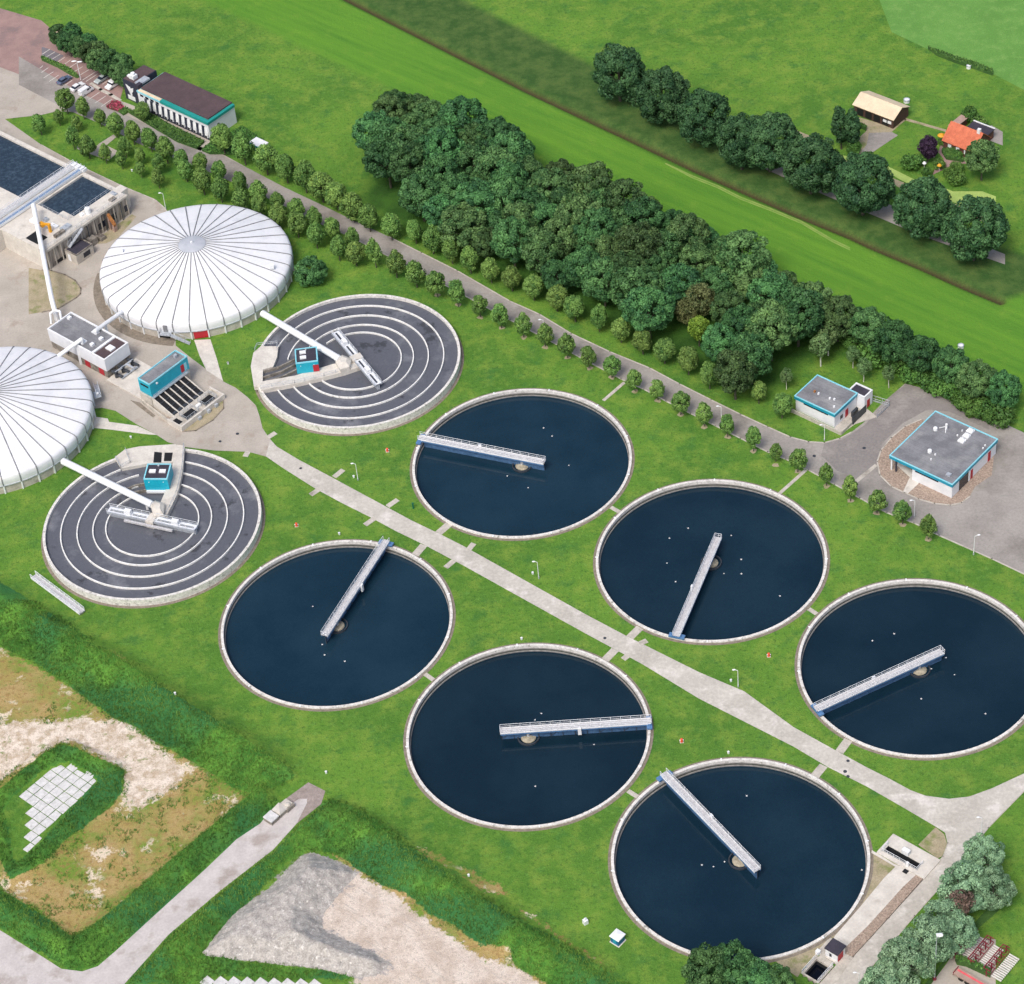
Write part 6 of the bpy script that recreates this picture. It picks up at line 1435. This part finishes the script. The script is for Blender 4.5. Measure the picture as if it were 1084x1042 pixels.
treekind('bush', 'round_bush', (95,), 4.8, 3.6, 3.5, 70, 9500, .24, 'leaf_wood', tr=.3, lobe=.22, inner=.8)
TC = random.Random(77)
def tree(key, u, v, zc, sc, label, cat='tree', group=None, world=None):
    """(u, v): where the middle of the crown is seen; zc: its height above ground"""
    name, ps = KINDS[key]; cr, tk = TC.choice(ps)
    p = world if world is not None else P(u, v, zc)
    t = thing(name, label, cat, (p.x, p.y, height(p.x, p.y)), TC.uniform(0, 6.28), group); t.rotation_euler.x = TC.uniform(-.04, .04); t.rotation_euler.y = TC.uniform(-.04, .04)
    q = TC.uniform(.86, 1.12); t.scale = (sc * q, sc * q, sc * TC.uniform(.94, 1.06))
    for nm, d in (('crown', cr), ('trunk', tk)):
        o = bpy.data.objects.new(nm, d); COL.objects.link(o); o.parent = t
    return t
rowA = [(395.9, 265.6), (418, 276.4), (439.6, 287.2), (461.2, 298), (483.5, 308.8), (507, 322), (529.5, 333), (553.2, 343.2), (576, 353.5), (599.5, 364.3), (623.2, 375.8), (646.8, 385.4), (671.5, 400.3), (695.9, 409.9), (719.9, 424.3), (745.1, 437.5), (770, 448), (797.5, 463.3), (821.1, 478), (844.6, 484.7), (875, 500.2), (900.4, 515.6), (928.5, 528.8), (956, 541.2), (983.2, 556)]
for i, (u, v) in enumerate(rowA):
    k = len(rowA) - 1 - i; sc = {0: 1.2, 1: 1.2, 2: 1.15, 3: 1.12, 4: 1.08}.get(i, [.92, .98, .95, .9, 1.0][i % 5]); sc *= {19: 1.0, 18: .78, 11: .98, 12: .98, 24: .98}.get(i, 1)
    tree('lime', u, v, 4.4 * sc, sc, '%s small tree of the lawn-side roadside row, counted from its lower right end' % ORD[k], group='trees in the lawn-side row along the service road')
rowB = [(390, 229), (413, 239), (439, 243), (457, 252), (477.5, 264), (497, 273), (519, 284), (541, 293), (564, 301), (588.7, 314), (608, 323.6), (633.6, 335), (656.8, 347.5), (680, 360.7), (703, 369), (728.3, 379.5), (751, 395.5), (803.2, 414), (827.7, 428)]
for i, (u, v) in enumerate(rowB):
    k = len(rowB) - 1 - i; sc = [1.0, .94, .9, 1.0, .92][i % 5] * (.84 if i == 13 else 1) * (.86 if i > 16 else 1)
    tree('limebig', u, v, 5.0 * sc, sc, '%s tree of the wood-side roadside row, counted from its lower right end' % ORD[k], group='trees in the wood-side row along the service road')
rowC = [(235, 146.7), (257.3, 157.8), (280.8, 168), (302, 177), (322, 187), (340, 197), (356, 206), (373, 218)]
for i, (u, v) in enumerate(rowC):
    tree('limebig', u, v, 5.2, 1.08 + .05 * (i % 3), '%s tree of the office-side row, counted from the office corner' % ORD[i], group='trees in the row running on from the office')
rowD = [(68.5, 105.5), (86.5, 113.5), (105, 123.2), (121.1, 131.5), (139.6, 138.4), (158.2, 146.2), (174.8, 157.8), (191.7, 168.9), (211.6, 172.5), (231, 181), (253, 193.8), (273.3, 203.5), (293.3, 212.8), (312.7, 219.7), (332.2, 231), (351.6, 241.6), (372, 251)]
for i, (u, v) in enumerate(rowD):
    sc = [1.0, .9, .78, .98, 1.02, 1.0, 1.05, .95, .88, .95, .95, .98, .9, .88, .9, .95, .9][i] * .92
    tree('limebig', u, v, 4.9 * sc, sc, '%s tree of the row nearest the path, counted from the car park' % ORD[i], group='trees in the path-side row on the left lawn')
rowE = [(213.8, 190.5), (232.4, 199.5), (254.5, 210), (273.3, 218.5), (293.8, 227.5), (314, 237.5), (333.8, 248.5), (357.6, 261.5), (375.6, 267.5)]
for i, (u, v) in enumerate(rowE):
    sc = [1.05, 1.0, .98, .85, .95, .92, .95, .95, .92][i]
    tree('limebig', u, v, 4.6 * sc, sc, '%s tree of the row nearest the white cover, counted from its upper left' % ORD[i], group='trees in the row nearest the right covered tank')
small = [(62.1, 124.6, .62, 'small tree on the grass below the leftmost car park tree'), (80.7, 130.5, .7, 'small tree second from the left edge on the grass corner'), (76.5, 146, .9, 'tree left of the small paved plaza, nearest the left edge'), (92.6, 155.5, .9, 'tree at the lower edge of the small paved plaza'),
         (110.6, 162, .82, 'tree just right of the small paved plaza'), (131.9, 155.9, .8, 'tree above another small one, right of the plaza'), (128, 169.5, .7, 'pale small tree lowest right of the plaza'), (148, 165, .7, 'small tree between two bigger ones in the middle of the left lawn'),
         (148.5, 179.5, .62, 'smallest tree on the left lawn near the white marker'), (167.3, 173.5, .78, 'small tree above its pair, left of the dense tree rows'), (166.8, 188, .82, 'small tree alone at the lower edge of the left lawn'), (195.8, 180.5, .85, 'tree tucked under the start of the dense double row'), (42, 132, .8, 'tree cut off by the left edge beside the access road')]
for u, v, sc, lb in small: tree('lime', u, v, 4.3 * sc, sc * 1.15, lb, group='small trees on the left lawn')
tree('limebig', 149, 113, 5.0, .8, 'pale green tree against the left end of the office front')
for i, (u, v, sc) in enumerate([(62, 36, 1), (72, 44, 1), (84, 50, 1.05), (93, 56, 1), (104, 63, 1.05), (114, 69, 1), (125, 75, .95), (134, 79, .85), (92, 46, 1), (104, 53, 1), (117, 60, 1), (130, 68, 1), (76, 34, 1)]):
    tree('wood', u, v, 5, sc * .62, 'dark green tree in the dense screen behind the car park', group='trees in the screen behind the car park')
tree('bush', 329.5, 287, 3.6, 1.0, 'big round dark green bush beside the right covered tank', 'bush')

soil = MB()
for u, v in rowA[3:]:
    q = P(u, v, 4.2); soil.add([(q.x + (.75 + .2 * math.sin(3 * a + u)) * math.cos(a), q.y + (.75 + .2 * math.cos(2 * a + v)) * math.sin(a), .05) for a in [i * .628 for i in range(10)]], [tuple(range(10))])
kind(soil.build('soil_patches', 'gravel_olive'), 'structure')
struct_sheet('road_joint', [PL(zE, [(480, 660), (492, 672), (578, 600), (568, 590)])], 'concrete', .085)
# the wood
def inpoly(poly, x, y): return sdf(poly, np.array([x]), np.array([y]))[0] < 0
wp = xy([P(u, v, 8) for u, v in [(545, 276), (585, 293), (612, 306), (640, 320), (668, 336), (700, 350), (726, 364), (742, 380), (760, 392), (790, 398), (822, 390), (842, 366), (858, 345), (846, 330), (812, 310), (792, 285), (760, 268), (730, 252), (690, 230), (640, 208), (560, 165), (480, 125), (420, 100), (390, 150), (440, 205), (500, 245)]])
cand = []; wr = random.Random(12)
keepout = [(P(u, v, 5), 5.6) for u, v in rowB] + [(P(737, 310, 9), 6), (P(728, 325, 7.5), 5), (P(739.5, 342, 7), 7.5), (P(733, 360, 5), 5), (P(869, 364, 5), 7), (P(832.5, 398, 4), 7)]
for i in range(6000):
    x = wr.uniform(wp[:, 0].min(), wp[:, 0].max()); y = wr.uniform(wp[:, 1].min(), wp[:, 1].max())
    if inpoly(wp, x, y) and all((x - a.x) ** 2 + (y - a.y) ** 2 > r * r for a, r in keepout) and all((x - a) ** 2 + (y - b) ** 2 > 6.3 ** 2 for a, b in cand): cand.append((x, y))
for x, y in cand:
    tree('wood', 0, 0, 8, wr.uniform(.85, 1.35), 'broad dark green tree standing within the wood between service road and field', group='trees of the wood', world=Vector((x, y, 0)))
tree('brown', 740, 312, 9, 1.2, 'brownish tree at the front of the wood, left of the pale green one'); tree('brown', 728, 325, 7.5, .95, 'lower brownish tree at the front of the wood')
tree('yellow', 739.5, 342, 7.0, 1.0, 'bright yellow-green tree at the front edge of the wood')
edge = [(801, 287, 1.15), (831, 302, .95), (858.4, 320, 1.35), (887, 332, 1.3), (918.2, 343, 1.15), (945.6, 359, 1.25), (976.7, 372, 1.15), (1006.6, 387, 1.1), (1034, 399.5, 1.1), (1062, 410, 1.1), (768, 268, 1.1), (741, 254, 1.05), (712, 238, 1.0), (686, 226, 1.0)]
el = ['first', 'second']
for i, (u, v, sc) in enumerate(edge):
    lb = ('%s round dark tree of the hedge line along the bright field, counted from the wood' % ORD[i]) if i < 10 else '%s dark tree on the field edge of the wood, counted back from the hedge line' % ORD[i - 10]
    tree('wood', u, v, 6.5 * sc, sc * .82, lb, group='dark trees along the edge of the bright field')
lowl = [(905, 361, 1.5), (921, 377, 1.6), (893, 352, 1.3), (951, 384, 1.3), (964, 397, 1.5), (978, 392, 1.4), (986, 404, 1.5), (996, 410, 1.5), (1010, 413, 1.7), (1022, 424, 1.6), (1036, 420, 1.6), (1043, 434, 1.6), (1030, 432, 1.4), (935, 372, 1.4), (1058, 440, 1.6), (1004, 400, 1.3), (868, 350, 1.6), (852, 342, 1.5)]
for u, v, sc in lowl: tree('shrub', u, v, 2, sc, 'leafy shrub in the thicket along the upper edge of the building yard', 'shrub', 'shrubs above the building yard')
for u, v, sc, lb in [(869, 364, 1.4, 'pale birch with two merging crowns behind the smaller teal-roofed building'), (877, 356, 1.2, 'pale birch at the back corner of the wood clearing'), (832.5, 398, .85, 'slim birch left of the smaller teal-roofed building'), (903.3, 373.5, .95, 'slim birch on the grass beside the thicket, second from the left'),
                     (914.5, 388, .95, 'rounder small birch in the middle of the grass behind the fence'), (941.4, 394.5, .95, 'birch with a clear white trunk nearest the yard corner')]:
    tree('birch', u, v, 4.9 * sc, sc, lb, group='birches around the smaller teal-roofed building')
# poplars along the dyke road and farm garden
for i, (u, v, sc) in enumerate([(785, 150, 1.0), (815, 152, 1.0), (858.5, 174.5, 1.02), (914, 196.5, 1.04), (977, 218.5, 1.05), (1032, 243, 1.08), (745, 125, 1.0), (700, 100, 1.0), (655, 78, 1.0)]):
    lb = ['', '', 'first', 'second', 'third', 'fourth'][i] if i < 6 else ''
    lb = ('%s big dark poplar from the left of the four standing clear by the road' % lb) if lb else ('huge dark tree at the left of the dyke road line, %s' % ['behind its neighbour', 'in front of its neighbour'][i] if i < 2 else 'big dark poplar farther along the dyke road')
    tree('poplar', u, v, 9.3 * sc * .93, sc * .92, lb, group='big poplars along the dyke road')
tree('column', 891, 131, 8, .95, 'left one of two slim upright poplars beside the barn'); tree('column', 901, 133, 7.5, .9, 'right one of two slim upright poplars beside the barn')
tree('purple', 982.4, 156, 4.5, 1.0, 'dark purple-leaved tree in the farmhouse garden')
tree('wood', 1040, 172, 5.5, .95, 'round dark tree covering the corner of the farmhouse garden')
for u, v, sc, lb in [(903.2, 158.5, 1.4, 'round green shrub below the slim poplars'), (964, 173.6, 1.5, 'broad shrub left in the farmhouse garden'), (972, 170, 1.2, 'shrub under the purple tree'), (981, 180, .9, 'small round shrub beside the white parasol'), (1006.4, 159.2, .8, 'left one of two clipped garden trees by the farmhouse'),
                     (1013.6, 161.6, .8, 'right one of two clipped garden trees by the farmhouse'), (1012.4, 177, 1.1, 'low dark shrub in the garden near the farmhouse'), (1012, 189, 1.6, 'broad shrub between garden and duckweed water'), (1004, 182, 1.0, 'yellowish shrub in the farmhouse garden'), (1026, 123, 1.5, 'shrub behind the garden shed'), (1036, 130, 1.4, 'shrub right of the garden shed'), (920, 164, .9, 'small shrub where the drive meets the lane'), (998, 148, .8, 'small shrub by the farmhouse corner'), (994, 173, 1.1, 'shrub in front of the yellow parasol')]:
    tree('shrub', u, v, 1.4, sc * .85, lb, 'shrub', 'garden shrubs of the farm')
# willows and dark trees at the bottom
for u, v, sc, lb in [(1041, 905, 1.0, 'upper right willow, cut by the edge'), (1023, 938, 1.12, 'large willow second from the top right'), (1052, 940, 1.0, 'willow cut by the right edge below another'), (998, 972, .98, 'willow left of the brown bare tree'), (1011, 985, .85, 'willow just right behind the floodlight mast'), (983, 998, 1.05, 'willow with a small brown patch beside the floodlight mast'),
                     (958, 1021, 1.08, 'willow left of the floodlight mast foot'), (938, 1042, .95, 'lowest willow, cut by the bottom edge'), (1012, 953, .6, 'small willow beside the brown bare tree')]:
    tree('willow', u, v, 5.4 * sc, sc, lb, group='willows along the road at the lower right')
tree('dead', 1018, 960, 6.4, 1.1, 'brown bare-looking tree among the willows')
tree('dead', 1013, 951, 6.4, .8, 'smaller brown crown touching the bare-looking tree among the willows')
for u, v, sc, lb in [(752, 1030, 1.15, 'dark tree overlapping the rim of the lowest tank, left one'), (775, 1024, 1.1, 'dark tree overlapping the rim of the lowest tank, middle one'), (800, 1036, .95, 'dark tree overlapping the rim of the lowest tank, right one'), (822, 1042, .8, 'low dark tree beside the square pit, at the bottom edge')]:
    tree('wood', u, v, 6.5 * sc, sc * .85, lb, group='dark trees at the bottom edge')
